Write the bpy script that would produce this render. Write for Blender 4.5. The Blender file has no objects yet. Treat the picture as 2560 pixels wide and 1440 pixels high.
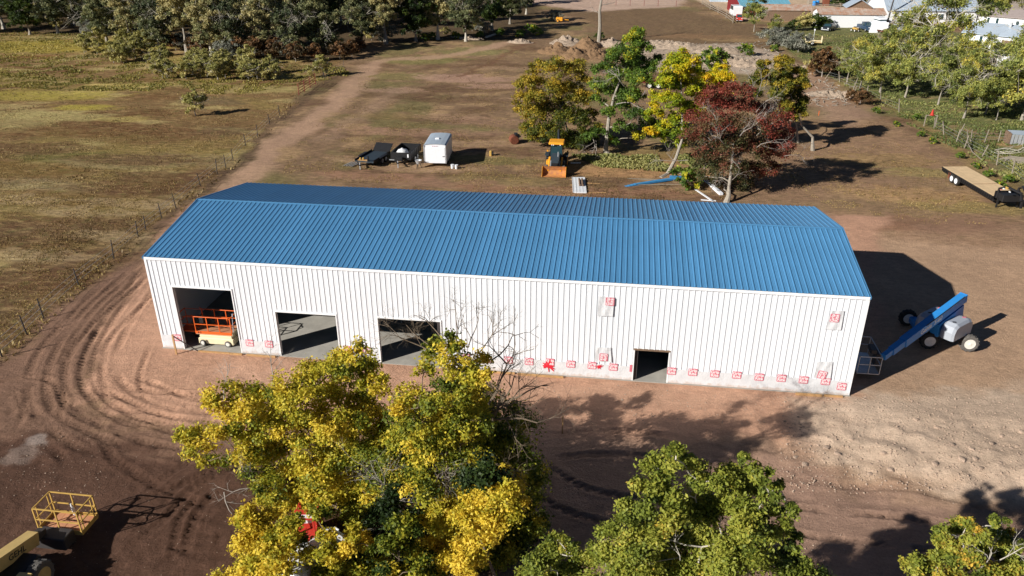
import bpy, math, random
import numpy as np
from mathutils import Matrix, Vector
random.seed(7); RNG = np.random.default_rng(7)
sc = bpy.context.scene; COL = sc.collection
# ------------------------------------------------------------------ camera
CAM = np.array([26.686, -38.304, 24.029]); FPX = 1956.5
YAW, PITCH, ROLL = (math.radians(a) for a in (-7.822, 25.762, -0.143))
def _axes():
    cy, sy = math.cos(YAW), math.sin(YAW)
    f = np.array([sy*math.cos(PITCH), cy*math.cos(PITCH), -math.sin(PITCH)])
    r = np.array([cy, -sy, 0.]); u = np.cross(r, f)
    return r*math.cos(ROLL)+u*math.sin(ROLL), -r*math.sin(ROLL)+u*math.cos(ROLL), f
RX, UX, FX = _axes()
cd = bpy.data.cameras.new('camera'); cam = bpy.data.objects.new('camera', cd); COL.objects.link(cam)
cd.sensor_width = 36; cd.lens = FPX/2560*36; cd.clip_start = .5; cd.clip_end = 3000
m = Matrix.Identity(4)
for i in range(3): m[i][0], m[i][1], m[i][2], m[i][3] = RX[i], UX[i], -FX[i], CAM[i]
cam.matrix_world = m; sc.camera = cam
# ------------------------------------------------------------------ light
SUN_AZ, SUN_EL = math.radians(40), math.radians(27.2)      # direction the light travels over the ground, height of the sun
w = bpy.data.worlds.new('World'); sc.world = w; w.use_nodes = True
nt = w.node_tree; nt.nodes.clear()
sky = nt.nodes.new('ShaderNodeTexSky'); sky.sky_type = 'NISHITA'; sky.sun_disc = False
sky.sun_elevation = SUN_EL; sky.altitude = 1800; sky.air_density = .45; sky.dust_density = .15
sky.sun_rotation = math.atan2(-math.cos(SUN_AZ), -math.sin(SUN_AZ))
bg = nt.nodes.new('ShaderNodeBackground'); bg.inputs[1].default_value = .05
wo = nt.nodes.new('ShaderNodeOutputWorld'); nt.links.new(sky.outputs[0], bg.inputs[0]); nt.links.new(bg.outputs[0], wo.inputs[0])
sd = bpy.data.lights.new('sun', 'SUN'); sd.energy = 5.0; sd.angle = math.radians(.53); sd.color = (1, .955, .88)
so = bpy.data.objects.new('sun', sd); COL.objects.link(so)
dv = Vector((math.cos(SUN_AZ)*math.cos(SUN_EL), math.sin(SUN_AZ)*math.cos(SUN_EL), -math.sin(SUN_EL)))
so.rotation_euler = dv.to_track_quat('-Z', 'Y').to_euler(); so.location = (-40, -60, 60)
vs = sc.view_settings; vs.view_transform = 'Standard'; vs.look = 'None'; vs.exposure = .5; vs.gamma = 1; vs.use_curve_mapping = False
sc.render.engine = 'CYCLES'; sc.cycles.max_bounces = 5; sc.cycles.diffuse_bounces = 3; sc.cycles.transparent_max_bounces = 4
# ------------------------------------------------------------------ geometry helpers
def ray(px, py): return FX+RX*(px-1280)/FPX-UX*(py-720)/FPX
def un(px, py, z=0.):
    d = ray(px, py); return CAM+d*((z-CAM[2])/d[2])
def unY(px, py, Y):
    d = ray(px, py); return CAM+d*((Y-CAM[1])/d[1])
def srgb(r, g, b):
    return tuple(((c/255)/12.92 if c/255 <= .04045 else ((c/255+.055)/1.055)**2.4) for c in (r, g, b))
def sst(e0, e1, x):
    t = np.clip((x-e0)/(e1-e0), 0, 1); return t*t*(3-2*t)
class MB:
    def __init__(s): s.v = []; s.f = []
    def add(s, vs_, fs_):
        n = len(s.v); s.v += [tuple(map(float, q)) for q in vs_]; s.f += [tuple(n+i for i in q) for q in fs_]; return s
    def box(s, x0, x1, y0, y1, z0, z1):
        return s.add([(x0,y0,z0),(x1,y0,z0),(x1,y1,z0),(x0,y1,z0),(x0,y0,z1),(x1,y0,z1),(x1,y1,z1),(x0,y1,z1)],
                     [(0,3,2,1),(4,5,6,7),(0,1,5,4),(1,2,6,5),(2,3,7,6),(3,0,4,7)])
    def bbox(s, x0, x1, y0, y1, z0, z1, b=.05):            # box with chamfered vertical and top edges
        P = [(x0+b,y0),(x1-b,y0),(x1,y0+b),(x1,y1-b),(x1-b,y1),(x0+b,y1),(x0,y1-b),(x0,y0+b)]
        cx, cy = (x0+x1)/2, (y0+y1)/2
        Q = [(cx+(x-cx)*(1-2*b/(x1-x0)), cy+(y-cy)*(1-2*b/(y1-y0))) for x, y in P]
        vv = [(x,y,z0) for x,y in P]+[(x,y,z1-b) for x,y in P]+[(x,y,z1) for x,y in Q]
        ff = [tuple(range(7,-1,-1)), tuple(range(16,24))]
        for k in (0,8): ff += [(k+i,k+(i+1)%8,k+8+(i+1)%8,k+8+i) for i in range(8)]
        return s.add(vv, ff)
    def beam(s, p0, p1, w_=.05, h=None, up=(0,0,1)):
        h = h or w_; p0, p1 = Vector(p0), Vector(p1); d = (p1-p0).normalized(); up = Vector(up)
        if abs(d.dot(up)) > .98: up = Vector((0,1,0))
        a = d.cross(up).normalized()*w_/2; b = a.cross(d).normalized()*h/2
        vv = [p+x*a+y*b for p in (p0,p1) for x, y in ((-1,-1),(1,-1),(1,1),(-1,1))]
        return s.add(vv, [(0,1,2,3),(7,6,5,4),(0,4,5,1),(1,5,6,2),(2,6,7,3),(3,7,4,0)])
    def tube(s, pts, r, n=6, cap=True):
        pts = [Vector(p) for p in pts]; rs = list(r) if hasattr(r, '__len__') else [r]*len(pts)
        n0 = len(s.v); a = None
        for i, p in enumerate(pts):
            d = (pts[min(i+1,len(pts)-1)]-pts[max(i-1,0)]).normalized()
            if a is None: a = d.orthogonal().normalized()
            else: a = (a-d*a.dot(d)).normalized()
            b = d.cross(a)
            for k in range(n):
                t = 2*math.pi*k/n; q = p+(a*math.cos(t)+b*math.sin(t))*rs[i]; s.v.append(tuple(q))
        for i in range(len(pts)-1):
            for k in range(n):
                s.f.append((n0+i*n+k, n0+i*n+(k+1)%n, n0+(i+1)*n+(k+1)%n, n0+(i+1)*n+k))
        if cap: s.f.append(tuple(n0+k for k in range(n-1,-1,-1))); e = n0+(len(pts)-1)*n; s.f.append(tuple(e+k for k in range(n)))
        return s
    def prism(s, poly, axis, a, b):                         # poly in the two other axes, in order
        def P(u, v_, t): return {'x':(t,u,v_),'y':(u,t,v_),'z':(u,v_,t)}[axis]
        n = len(poly); vv = [P(u,v_,a) for u,v_ in poly]+[P(u,v_,b) for u,v_ in poly]
        return s.add(vv, [tuple(range(n-1,-1,-1)), tuple(range(n,2*n))]+[(i,(i+1)%n,n+(i+1)%n,n+i) for i in range(n)])
    def lathe(s, c, prof, n=14, axis='z'):
        vv, ff = [], []
        for r, h in prof:
            for k in range(n):
                t = 2*math.pi*k/n; x, y = r*math.cos(t), r*math.sin(t)
                vv.append({'z':(c[0]+x,c[1]+y,c[2]+h),'x':(c[0]+h,c[1]+x,c[2]+y),'y':(c[0]+x,c[1]+h,c[2]+y)}[axis])
        for i in range(len(prof)-1):
            ff += [(i*n+k,i*n+(k+1)%n,(i+1)*n+(k+1)%n,(i+1)*n+k) for k in range(n)]
        ff += [tuple(range(n-1,-1,-1)), tuple((len(prof)-1)*n+k for k in range(n))]
        return s.add(vv, ff)
    def build(s, name, mat, parent=None, smooth=False, **kw):
        me = bpy.data.meshes.new(name); me.from_pydata(s.v, [], s.f); me.materials.append(mat)
        if smooth: me.polygons.foreach_set('use_smooth', [True]*len(me.polygons))
        me.update(); o = bpy.data.objects.new(name, me); COL.objects.link(o)
        if parent: o.parent = parent
        for k, v_ in kw.items(): o[k] = v_
        return o
def npmesh(name, V, F, mat, parent=None, attrs=None, smooth=False):
    V = np.asarray(V, np.float32); F = np.asarray(F, np.int32); k = F.shape[1]
    me = bpy.data.meshes.new(name); me.vertices.add(len(V)); me.vertices.foreach_set('co', V.ravel())
    me.loops.add(F.size); me.loops.foreach_set('vertex_index', F.ravel())
    me.polygons.add(len(F)); me.polygons.foreach_set('loop_start', np.arange(0, F.size, k, dtype=np.int32))
    if smooth: me.polygons.foreach_set('use_smooth', np.ones(len(F), bool))
    me.update(calc_edges=True)
    for nm, (dom, typ, data) in (attrs or {}).items():
        a = me.attributes.new(nm, typ, dom); a.data.foreach_set('color' if 'COLOR' in typ else 'value', np.asarray(data, np.float32).ravel())
    me.materials.append(mat); o = bpy.data.objects.new(name, me); COL.objects.link(o)
    if parent: o.parent = parent
    return o
def thing(name, label, cat, loc=(0,0,0), rotz=0, group=None, scale=1):
    o = bpy.data.objects.new(name, None); o.empty_display_size = .3; COL.objects.link(o)
    o.location = loc; o.rotation_euler = (0,0,rotz); o.scale = (scale,)*3 if not hasattr(scale,'__len__') else scale
    o['label'] = label; o['category'] = cat
    if group: o['group'] = group
    return o
def tag(o, label, cat, group=None):
    o['label'] = label; o['category'] = cat
    if group: o['group'] = group
    return o
def dup(t, loc, rotz, scale=1, label=None, group=None):
    r = t.copy(); COL.objects.link(r); r.location = loc; r.rotation_euler = (0,0,rotz)
    r.scale = (scale,)*3 if not hasattr(scale,'__len__') else scale
    if label: r['label'] = label
    if group: r['group'] = group
    for c in KIDS.get(t.name, list(t.children)):
        q = c.copy(); COL.objects.link(q); q.parent = r
        for g in list(c.children):
            h = g.copy(); COL.objects.link(h); h.parent = q
    return r
KIDS = {}
# ------------------------------------------------------------------ materials
def mat(name, col, rough=.6, metal=0., var=.12, scale=3., bump=0., col2=None, spec=.4, coord='Object', var_scale2=None):
    m_ = bpy.data.materials.new(name); m_.use_nodes = True; n = m_.node_tree.nodes; l = m_.node_tree.links
    b = n['Principled BSDF']; b.inputs['Roughness'].default_value = rough; b.inputs['Metallic'].default_value = metal
    b.inputs['Specular IOR Level'].default_value = spec
    tc = n.new('ShaderNodeTexCoord'); nz = n.new('ShaderNodeTexNoise'); nz.inputs['Scale'].default_value = scale
    nz.inputs['Detail'].default_value = 6; nz.inputs['Roughness'].default_value = .65; l.new(tc.outputs[coord], nz.inputs['Vector'])
    rp = n.new('ShaderNodeValToRGB'); rp.color_ramp.elements[0].position = .35; rp.color_ramp.elements[1].position = .68
    c2 = col2 or tuple(min(1, c*(1+var)) for c in col)
    rp.color_ramp.elements[0].color = (*[c*(1-var) if not col2 else c for c in col], 1); rp.color_ramp.elements[1].color = (*c2, 1)
    l.new(nz.outputs['Fac'], rp.inputs[0]); l.new(rp.outputs[0], b.inputs['Base Color'])
    if bump:
        bp = n.new('ShaderNodeBump'); bp.inputs['Strength'].default_value = bump; bp.inputs['Distance'].default_value = .05
        nz2 = n.new('ShaderNodeTexNoise'); nz2.inputs['Scale'].default_value = scale*4; nz2.inputs['Detail'].default_value = 5
        l.new(tc.outputs[coord], nz2.inputs['Vector']); l.new(nz2.outputs['Fac'], bp.inputs['Height']); l.new(bp.outputs[0], b.inputs['Normal'])
    return m_
S = srgb
M_ROOF = mat('roof_blue', (.082,.25,.46), .36, .0, .07, .5, spec=.5)
M_WHITE = mat('white_steel', (.73,.755,.79), .45, 0, .02, .5)
M_TRIM = mat('white_trim', (.82,.83,.84), .4, 0, .02, 1)
M_WRAP = mat('house_wrap', (.62,.63,.65), .75, 0, .05, 2.5, bump=.3)
M_RED = mat('print_red', (.60,.16,.21), .6, 0, .08, 8)
M_SPRAY = mat('spray_red', (.62,.02,.04), .6, 0, .1, 5)
M_LETTER = mat('print_white', (.78,.78,.78), .6, 0, .02, 5)
M_CONC = mat('concrete', S(160,156,148), .85, 0, .14, .9, bump=.15)
M_LUMBER = mat('lumber', S(178,140,95), .8, 0, .2, 4)
M_STEEL = mat('primer_steel', (.05,.045,.045), .5, 0, .1, 3)
M_GALV = mat('galvanised', (.5,.52,.54), .45, .5, .12, 5)
M_BLACK = mat('black_paint', (.018,.018,.02), .4, 0, .2, 5)
M_TYRE = mat('tyre_rubber', (.03,.028,.026), .85, 0, .35, 12, bump=.6)
M_TYREG = mat('worn_tyre', (.13,.12,.11), .85, 0, .25, 12, bump=.6)
M_RIMW = mat('rim_white', (.72,.70,.64), .5, 0, .08, 8)
M_CREAM = mat('cream_paint', S(228,214,178), .45, 0, .06, 3)
M_TAN = mat('tan_paint', S(214,184,120), .5, 0, .10, 2)
M_ORANGE = mat('orange_paint', (.75,.13,.02), .45, 0, .08, 3)
M_YEL = mat('yellow_paint', (.52,.33,.09), .45, 0, .1, 3)
M_AMBER = mat('amber_paint', (.78,.34,.03), .4, 0, .08, 3)
M_BLUE = mat('lift_blue', (.03,.24,.62), .38, 0, .07, 3)
M_HOOD = mat('grey_hood', (.36,.39,.44), .4, 0, .05, 3)
M_PLY = mat('plywood', S(190,135,100), .85, 0, .14, 1.6)
M_DECK = mat('trailer_deck', S(205,178,140), .8, 0, .1, 2)
M_GLASS = mat('dark_glass', (.02,.05,.06), .08, 0, .1, 3, spec=.8)
M_GREYROOF = mat('grey_metal_roof', (.40,.47,.55), .45, .1, .06, .5)
M_SHINGLE = mat('brown_shingle', S(150,138,134), .85, 0, .1, 2)
M_SIDING = mat('white_siding', (.74,.75,.76), .6, 0, .03, 2)
M_OLDWOOD = mat('weathered_wood', S(120,98,80), .9, 0, .3, 5, bump=.3)
M_GREYWOOD = mat('grey_wood', S(140,130,116), .9, 0, .2, 5, bump=.3)
M_RUST = mat('rust', S(120,70,50), .8, .1, .3, 6, bump=.2)
M_RUSTROOF = mat('rusted_tin', S(185,172,160), .6, .1, .2, .8, col2=S(170,120,90))
M_BLUEROOF = mat('teal_roof', S(110,165,185), .5, .1, .08, .6)
M_DKRED = mat('dark_red_paint', S(120,34,38), .55, 0, .12, 3)
M_CAR_RED = mat('car_red', (.5,.045,.03), .3, 0, .05, 2)
M_CARWHITE = mat('car_white', (.75,.76,.78), .3, 0, .03, 2)
M_CARBLUE = mat('car_blue', (.03,.06,.11), .25, 0, .1, 2)
M_CARGREY = mat('car_silver', (.5,.54,.6), .3, .2, .05, 2)
M_CARBLACK = mat('car_black', (.02,.025,.035), .25, 0, .1, 2)
M_PLASTIC = mat('white_plastic', (.78,.8,.84), .5, 0, .04, 4)
M_BAG = mat('white_bag', (.72,.72,.74), .6, 0, .12, 3, bump=.8)
M_BARK = mat('bark_brown', S(112,98,82), .9, 0, .3, 6, bump=.6)
M_BARKPALE = mat('bark_pale', S(185,178,165), .9, 0, .2, 6, bump=.5)
M_BARKGREY = mat('bark_grey', S(150,142,130), .9, 0, .25, 6, bump=.5)
M_TWIG = mat('twig_grey', S(150,142,134), .9, 0, .2, 6)
M_TWIGDARK = mat('twig_dark', S(88,78,70), .9, 0, .25, 6)
M_ROCK = mat('rock', S(170,148,130), .9, 0, .2, 5, bump=.6)
M_CHIP = mat('wood_chips', S(132,104,76), .95, 0, .45, 9, bump=1., coord='Object')
M_CHIPGREY = mat('old_chips', S(160,142,124), .95, 0, .35, 4, bump=1.)
M_BLUEPANEL = mat('blue_panel', (.05,.25,.5), .45, 0, .12, 2)
def leafmat(name, stops, trans=.34):
    m_ = bpy.data.materials.new(name); m_.use_nodes = True; n = m_.node_tree.nodes; l = m_.node_tree.links; n.clear()
    at = n.new('ShaderNodeAttribute'); at.attribute_name = 't'; rp = n.new('ShaderNodeValToRGB')
    while len(rp.color_ramp.elements) < len(stops): rp.color_ramp.elements.new(.5)
    for e, (p, c) in zip(rp.color_ramp.elements, stops): e.position = p; e.color = (*S(*c), 1)
    d = n.new('ShaderNodeBsdfPrincipled'); d.inputs['Roughness'].default_value = .55; d.inputs['Specular IOR Level'].default_value = .25
    tr = n.new('ShaderNodeBsdfTranslucent'); mx = n.new('ShaderNodeMixShader'); mx.inputs[0].default_value = trans; o = n.new('ShaderNodeOutputMaterial')
    l.new(at.outputs['Fac'], rp.inputs[0]); l.new(rp.outputs[0], d.inputs['Base Color']); l.new(rp.outputs[0], tr.inputs[0])
    l.new(d.outputs[0], mx.inputs[1]); l.new(tr.outputs[0], mx.inputs[2]); l.new(mx.outputs[0], o.inputs[0]); return m_
def vary(m_, amt):
    n = m_.node_tree.nodes; l = m_.node_tree.links; b = n['Principled BSDF']; src = b.inputs['Base Color'].links[0].from_socket
    oi = n.new('ShaderNodeObjectInfo'); mr = n.new('ShaderNodeMapRange'); mr.inputs[3].default_value = 1-amt; mr.inputs[4].default_value = 1+amt; hs = n.new('ShaderNodeHueSaturation')
    l.new(oi.outputs['Random'], mr.inputs[0]); l.new(mr.outputs[0], hs.inputs['Value']); l.new(src, hs.inputs['Color']); l.new(hs.outputs[0], b.inputs['Base Color'])
vary(M_ROOF, .06); vary(M_WHITE, .03); vary(M_GALV, .1); vary(M_GREYWOOD, .15); vary(M_LUMBER, .1); vary(M_PLY, .08); vary(M_DECK, .06); vary(M_ROCK, .15)
def splash(m_):
    n = m_.node_tree.nodes; l = m_.node_tree.links; b = n['Principled BSDF']; src = b.inputs['Base Color'].links[0].from_socket
    tc = n.new('ShaderNodeTexCoord'); sp = n.new('ShaderNodeSeparateXYZ'); nz = n.new('ShaderNodeTexNoise'); nz.inputs['Scale'].default_value = 5; nz.inputs['Detail'].default_value = 8
    l.new(tc.outputs['Object'], sp.inputs[0]); l.new(tc.outputs['Object'], nz.inputs[0]); a = n.new('ShaderNodeMapRange'); a.inputs[1].default_value = .05; a.inputs[2].default_value = .45; a.inputs[3].default_value = .34; a.inputs[4].default_value = -.25
    l.new(sp.outputs[2], a.inputs[0]); ad = n.new('ShaderNodeMath'); ad.operation = 'ADD'; l.new(a.outputs[0], ad.inputs[0]); l.new(nz.outputs['Fac'], ad.inputs[1])
    c_ = n.new('ShaderNodeMapRange'); c_.inputs[1].default_value = .55; c_.inputs[2].default_value = .85; c_.inputs[4].default_value = .6; l.new(ad.outputs[0], c_.inputs[0])
    mx = n.new('ShaderNodeMix'); mx.data_type = 'RGBA'; l.new(c_.outputs[0], mx.inputs[0]); l.new(src, mx.inputs[6]); mx.inputs[7].default_value = (*S(176,150,130),1); l.new(mx.outputs[2], b.inputs['Base Color'])
splash(M_WRAP)
L_ELDER = leafmat('leaf_elder', [(0,(62,78,28)),(.3,(118,128,42)),(.6,(180,172,54)),(1,(228,200,70))])
L_COTTON = leafmat('leaf_cottonwood', [(0,(66,82,34)),(.4,(132,142,56)),(.8,(172,168,70)),(1,(212,172,70))])
L_OLIVE = leafmat('leaf_olive', [(0,(48,62,26)),(.35,(94,102,38)),(.7,(150,138,48)),(1,(184,154,54))])
L_GREEN = leafmat('leaf_green', [(0,(58,80,34)),(.5,(100,128,50)),(.85,(142,156,54)),(1,(196,182,44))])
L_LIME = leafmat('leaf_lime', [(0,(92,116,32)),(.4,(160,172,42)),(.75,(200,186,36)),(1,(226,186,40))])
L_RED = leafmat('leaf_red', [(0,(66,72,42)),(.35,(104,92,60)),(.65,(128,76,60)),(1,(144,68,56))])
L_WOOD = leafmat('leaf_wood', [(0,(64,74,50)),(.4,(114,120,82)),(.8,(154,152,106)),(1,(180,168,116))])
L_POPLAR = leafmat('leaf_poplar', [(0,(100,112,58)),(.4,(152,158,84)),(.8,(190,182,88)),(1,(208,184,80))])
L_RUST = leafmat('leaf_rust', [(0,(74,66,44)),(.5,(112,86,58)),(1,(136,98,62))])
L_SAGE = leafmat('leaf_sage', [(0,(96,100,88)),(.5,(136,138,124)),(1,(164,162,148))])
L_SCRUB = leafmat('leaf_scrub', [(0,(140,140,80)),(.5,(180,172,104)),(1,(208,194,130))])
L_DKGREEN = leafmat('leaf_dark', [(0,(34,50,26)),(.5,(60,78,34)),(1,(90,104,40))])
L_GRASS = leafmat('grass_blades', [(0,(94,78,48)),(.35,(120,96,60)),(.65,(146,124,74)),(1,(174,152,98))], .2)
L_MEADOW = leafmat('meadow_blades', [(0,(98,98,48)),(.4,(126,120,56)),(.75,(150,138,66)),(1,(176,160,92))], .2)
L_LAWN = leafmat('lawn_blades', [(0,(78,88,48)),(.5,(112,120,66)),(1,(150,144,88))], .2)
# ------------------------------------------------------------------ ground
def _h(ix, iy, s):
    n = (ix*374761393+iy*668265263+s*1442695041).astype(np.int64); n = (n ^ (n >> 13))*1274126177; n = n & 0xffffffff
    return ((n ^ (n >> 16)) & 0xffff)/65535.
def vnoise(x, y, s=0):
    ix, iy = np.floor(x).astype(np.int64), np.floor(y).astype(np.int64); fx, fy = x-ix, y-iy
    fx, fy = fx*fx*(3-2*fx), fy*fy*(3-2*fy)
    return (_h(ix,iy,s)*(1-fx)+_h(ix+1,iy,s)*fx)*(1-fy)+(_h(ix,iy+1,s)*(1-fx)+_h(ix+1,iy+1,s)*fx)*fy
def fbm(x, y, sc_, o=4, s=0):
    r, a, t = 0, 1, 0
    for k in range(o): r = r+a*vnoise(x*sc_*2**k+17.3*k, y*sc_*2**k-9.1*k, s+k); t += a; a *= .5
    return r/t
def wpoly(px): return np.array([un(a, b)[:2] for a, b in px])
def sdf(X, Y, P):                                           # negative inside
    d = np.full(X.shape, 1e9); ins = np.zeros(X.shape, bool)
    for i in range(len(P)):
        a, b = P[i], P[(i+1) % len(P)]; e = b-a; L2 = e@e+1e-9
        t = np.clip(((X-a[0])*e[0]+(Y-a[1])*e[1])/L2, 0, 1)
        d = np.minimum(d, np.hypot(X-a[0]-t*e[0], Y-a[1]-t*e[1]))
        c = ((a[1] > Y) != (b[1] > Y)) & (X < (b[0]-a[0])*(Y-a[1])/(b[1]-a[1]+1e-12)+a[0]); ins ^= c
    return np.where(ins, -d, d)
def smoothline(P, n=12):
    P = np.asarray(P, float); P = np.vstack([2*P[0]-P[1], P, 2*P[-1]-P[-2]]); out = []
    for i in range(1, len(P)-2):
        for k in range(n):
            t = k/n; out.append(.5*(2*P[i]+(P[i+1]-P[i-1])*t+(2*P[i-1]-5*P[i]+4*P[i+1]-P[i+2])*t*t+(3*P[i]-P[i-1]-3*P[i+1]+P[i+2])*t**3))
    out.append(P[-2]); return np.array(out)
def dline(X, Y, P):                                         # signed side distance and arc length
    best = np.full(X.shape, 1e9); sd_ = np.zeros(X.shape); S_ = np.zeros(X.shape); acc = 0
    for i in range(len(P)-1):
        a, b = P[i], P[i+1]; e = b-a; L = math.hypot(*e)+1e-9
        t = np.clip(((X-a[0])*e[0]+(Y-a[1])*e[1])/L/L, 0, 1)
        dx, dy = X-a[0]-t*e[0], Y-a[1]-t*e[1]; d = np.hypot(dx, dy); q = d < best
        best[q] = d[q]; sd_[q] = (np.sign(e[0]*dy-e[1]*dx)*d)[q]; S_[q] = acc+(t*L)[q]; acc += L
    return sd_, S_
FENCE_PX = [(-60,950),(5,892),(68,838),(110,797),(198,716),(284,646),(345,592),(365,576),(405,546),(440,520),(503,466),(543,436),(565,422),(583,402),(615,367),(645,345),(675,311),(700,290),(722,266),(745,240),(800,200),(850,160)]
TRACKS = [  # tyre tracks in the front yard, as ground paths, wheel offset, width
 ([(345,690),(240,830),(200,930),(230,1000),(330,1060),(520,1085),(700,1080)],.0,.5),
 ([(370,640),(230,760),(150,860),(115,960),(150,1040),(300,1110),(480,1150)],.0,.55),
 ([(360,700),(200,850),(165,950),(190,1020),(270,1050)],.0,.45),
 ([(330,640),(180,790),(90,890),(70,1000),(140,1085),(250,1150)],.0,.5),
 ([(0,1010),(40,985),(60,1030),(40,1080)],.0,.4),
 ([(240,1010),(380,1030),(540,1030),(700,1000)],.0,.5),
 ([(250,970),(420,1040),(600,1062)],.0,.45),
 ([(620,1090),(430,1180),(330,1270),(250,1340)],.0,.5),
 ([(640,1150),(470,1200),(380,1300),(330,1440)],.0,.5),
 ([(560,1170),(400,1230),(260,1300),(240,1440)],.0,.45),
 ([(110,1110),(160,1150),(190,1200),(330,1290)],.0,.5),
 ([(520,1210),(450,1300),(430,1440)],.0,.45),
 ([(600,1250),(520,1260),(380,1210)],.0,.45),
 ([(600,1330),(500,1290),(400,1290)],.0,.45),
 ([(300,860),(260,960),(280,1040)],.0,.35),
 ([(2560,1255),(2300,1200),(2050,1180),(1800,1150)],.0,.45),
 ([(2560,1330),(2300,1270),(2050,1240),(1700,1200)],.0,.45),
 ([(1700,1090),(1500,1080),(1350,1090)],.0,.5),
 ([(2100,1320),(1900,1280),(1500,1230),(1350,1150)],.0,.45),
]
def bank(X, Y): return sst(29, 36, X)*sst(-3.6, -8.2, Y)
def base_h(X, Y):
    h = -.75*bank(X, Y)
    out = np.maximum(np.maximum(-1.2-X, X-41.2), np.maximum(-1.2-Y, Y-14.8))
    far = sst(0, 3, out)
    h = h+far*(fbm(X, Y, .22, 3, 3)-.5)*.22*sst(-40, 10, Y)+far*(fbm(X, Y, .05, 2, 9)-.5)*.5*sst(20, 80, Y)
    return h
def gh(x, y): return float(base_h(np.array([float(x)]), np.array([float(y)]))[0])
def graded(segs):
    out = [segs[0][0]]
    for a, b, s0, s1 in segs:
        x = a
        while x < b-1e-6:
            t = (x-a)/(b-a); x = min(b, x+s0+(s1-s0)*t); out.append(x)
    return np.array(out)
XS = graded([(-900,-200,160,20),(-200,-60,12,1.6),(-60,-9,1.4,.3),(-9,16,.115,.115),(16,36,.18,.22),(36,64,.22,.26),(64,100,.3,.9),(100,200,1.,6),(200,900,20,160)])
YS = graded([(-300,-60,60,8),(-60,-22,6,.5),(-22,7,.115,.115),(7,48,.18,.34),(48,110,.32,.8),(110,230,.8,2.5),(230,1400,10,180)])
gx, gy = np.meshgrid(XS, YS); X, Y = gx.ravel(), gy.ravel()
Z = base_h(X, Y)
def mixc(C, col, k): return C*(1-k[:,None])+np.array(S(*col))[None]*k[:,None]
N1, N2, N3 = fbm(X, Y, .09, 5, 1), fbm(X, Y, .35, 5, 21), fbm(X+3, Y*1.6, .8, 4, 41)
WX, WY = X+(fbm(X, Y, .16, 4, 61)-.5)*7, Y+(fbm(X, Y, .16, 4, 71)-.5)*7
wx, wy = X+(N2-.5)*3.2, Y+(N3-.5)*2.4
C = np.tile(np.array(S(128,103,80)), (len(X),1)); G = np.full(len(X), .55); RGH = np.full(len(X), .4)
C = mixc(C, (154,126,94), sst(.48,.66,N2)); C = mixc(C, (112,104,66), sst(.5,.7,fbm(X,Y,.13,4,91))*.85); C = mixc(C, (104,78,60), sst(.55,.72,fbm(X,Y*1.8,.12,4,95))*.8)
def region(px, col, soft=2., k=1., big=False, grass=None):
    global C, G
    d = sdf(WX if big else wx, WY if big else wy, wpoly(px)); a = sst(soft/2, -soft/2, d)*k; C = mixc(C, col, a)
    if grass is not None: G = G*(1-a)+grass*a
    return a
def blob(px, py, rx, ry, col, k=1., grass=None):          # an irregular patch centred on a ground point
    global C, G
    c = un(px, py); d = np.hypot((wx-c[0])/rx, (wy-c[1])/ry)+(N3-.5)*.9; a = sst(1.05, .6, d)*k; C = mixc(C, col, a)
    if grass is not None: G = G*(1-a)+grass*a
def stroke(px, wd, col, soft=1., k=1., grass=None, warp=True):
    global C, G
    P = smoothline(wpoly(px), 6); d, s_ = dline(wx if warp else X, wy if warp else Y, P); a = sst(wd/2+soft/2, wd/2-soft/2, np.abs(d))*k; C = mixc(C, col, a)
    if grass is not None: G = G*(1-a)+grass*a
# left field
fld = FENCE_PX+[(880,125),(400,60),(-900,60),(-1500,950)]
af = region(fld, (126,101,70), 1.2, grass=1.)
fn = fbm(X*.55+Y*.25, Y*1.1, .085, 5, 111); fn2 = fbm(X*.6, Y, .13, 5, 131); fn3 = fbm(X*.5, Y*1.2, .3, 5, 151)
C = mixc(C, (146,134,76), af*sst(.48,.64,fn)*.55); C = mixc(C, (104,74,48), af*sst(.5,.64,fn2)*.85); C = mixc(C, (174,160,112), af*sst(.57,.66,fn3)*.75)
for q in [(120,115,18,9,(156,144,50)),(330,110,16,8,(150,144,60)),(60,140,10,3,(120,80,44)),(300,215,9,2.5,(196,180,112)),(180,235,8,2.5,(190,176,104)),(560,150,14,6,(150,140,70)),(90,240,14,4,(160,150,66)),
          (100,290,12,3,(170,160,110)),(30,310,7,4,(176,166,116)),(210,270,6,2,(168,158,66)),(310,300,5,1.6,(180,166,100)),(150,330,12,3,(104,72,44)),(330,345,10,3,(106,78,48)),(60,420,9,4,(112,92,44)),(180,390,9,3,(88,98,48)),
          (300,410,8,2.4,(160,148,112)),(420,400,9,2.2,(150,136,108)),(120,460,8,2.2,(140,130,104)),(60,520,8,3,(120,104,64)),(250,450,6,2,(142,122,80)),(620,225,9,3.5,(160,148,98)),(700,190,7,3,(150,140,90)),(520,255,6,3,(110,94,72)),
          (100,580,7,3,(128,112,84)),(240,560,6,2.2,(132,116,86)),(60,680,6,2.4,(126,110,84)),(180,640,5,2,(140,124,92)),(40,780,3,2,(104,90,66)),(430,330,8,2.5,(112,80,54)),(560,330,5,2.6,(104,84,66)),(180,500,7,2.5,(110,84,52))]:
    blob(*q[:5], .85 if q[1] < 300 else .6)
fk = af*sst(205, 420, np.interp(Y, [10,60,130], [900,330,120])); C *= (1-.04*af-.10*fk)[:,None]*(1+af[:,None]*np.array([.05,.0,-.12]))
stroke([(20,900),(190,735),(335,610),(480,490),(560,425)], 7., (112,88,66), 4., .6, .7)
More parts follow.
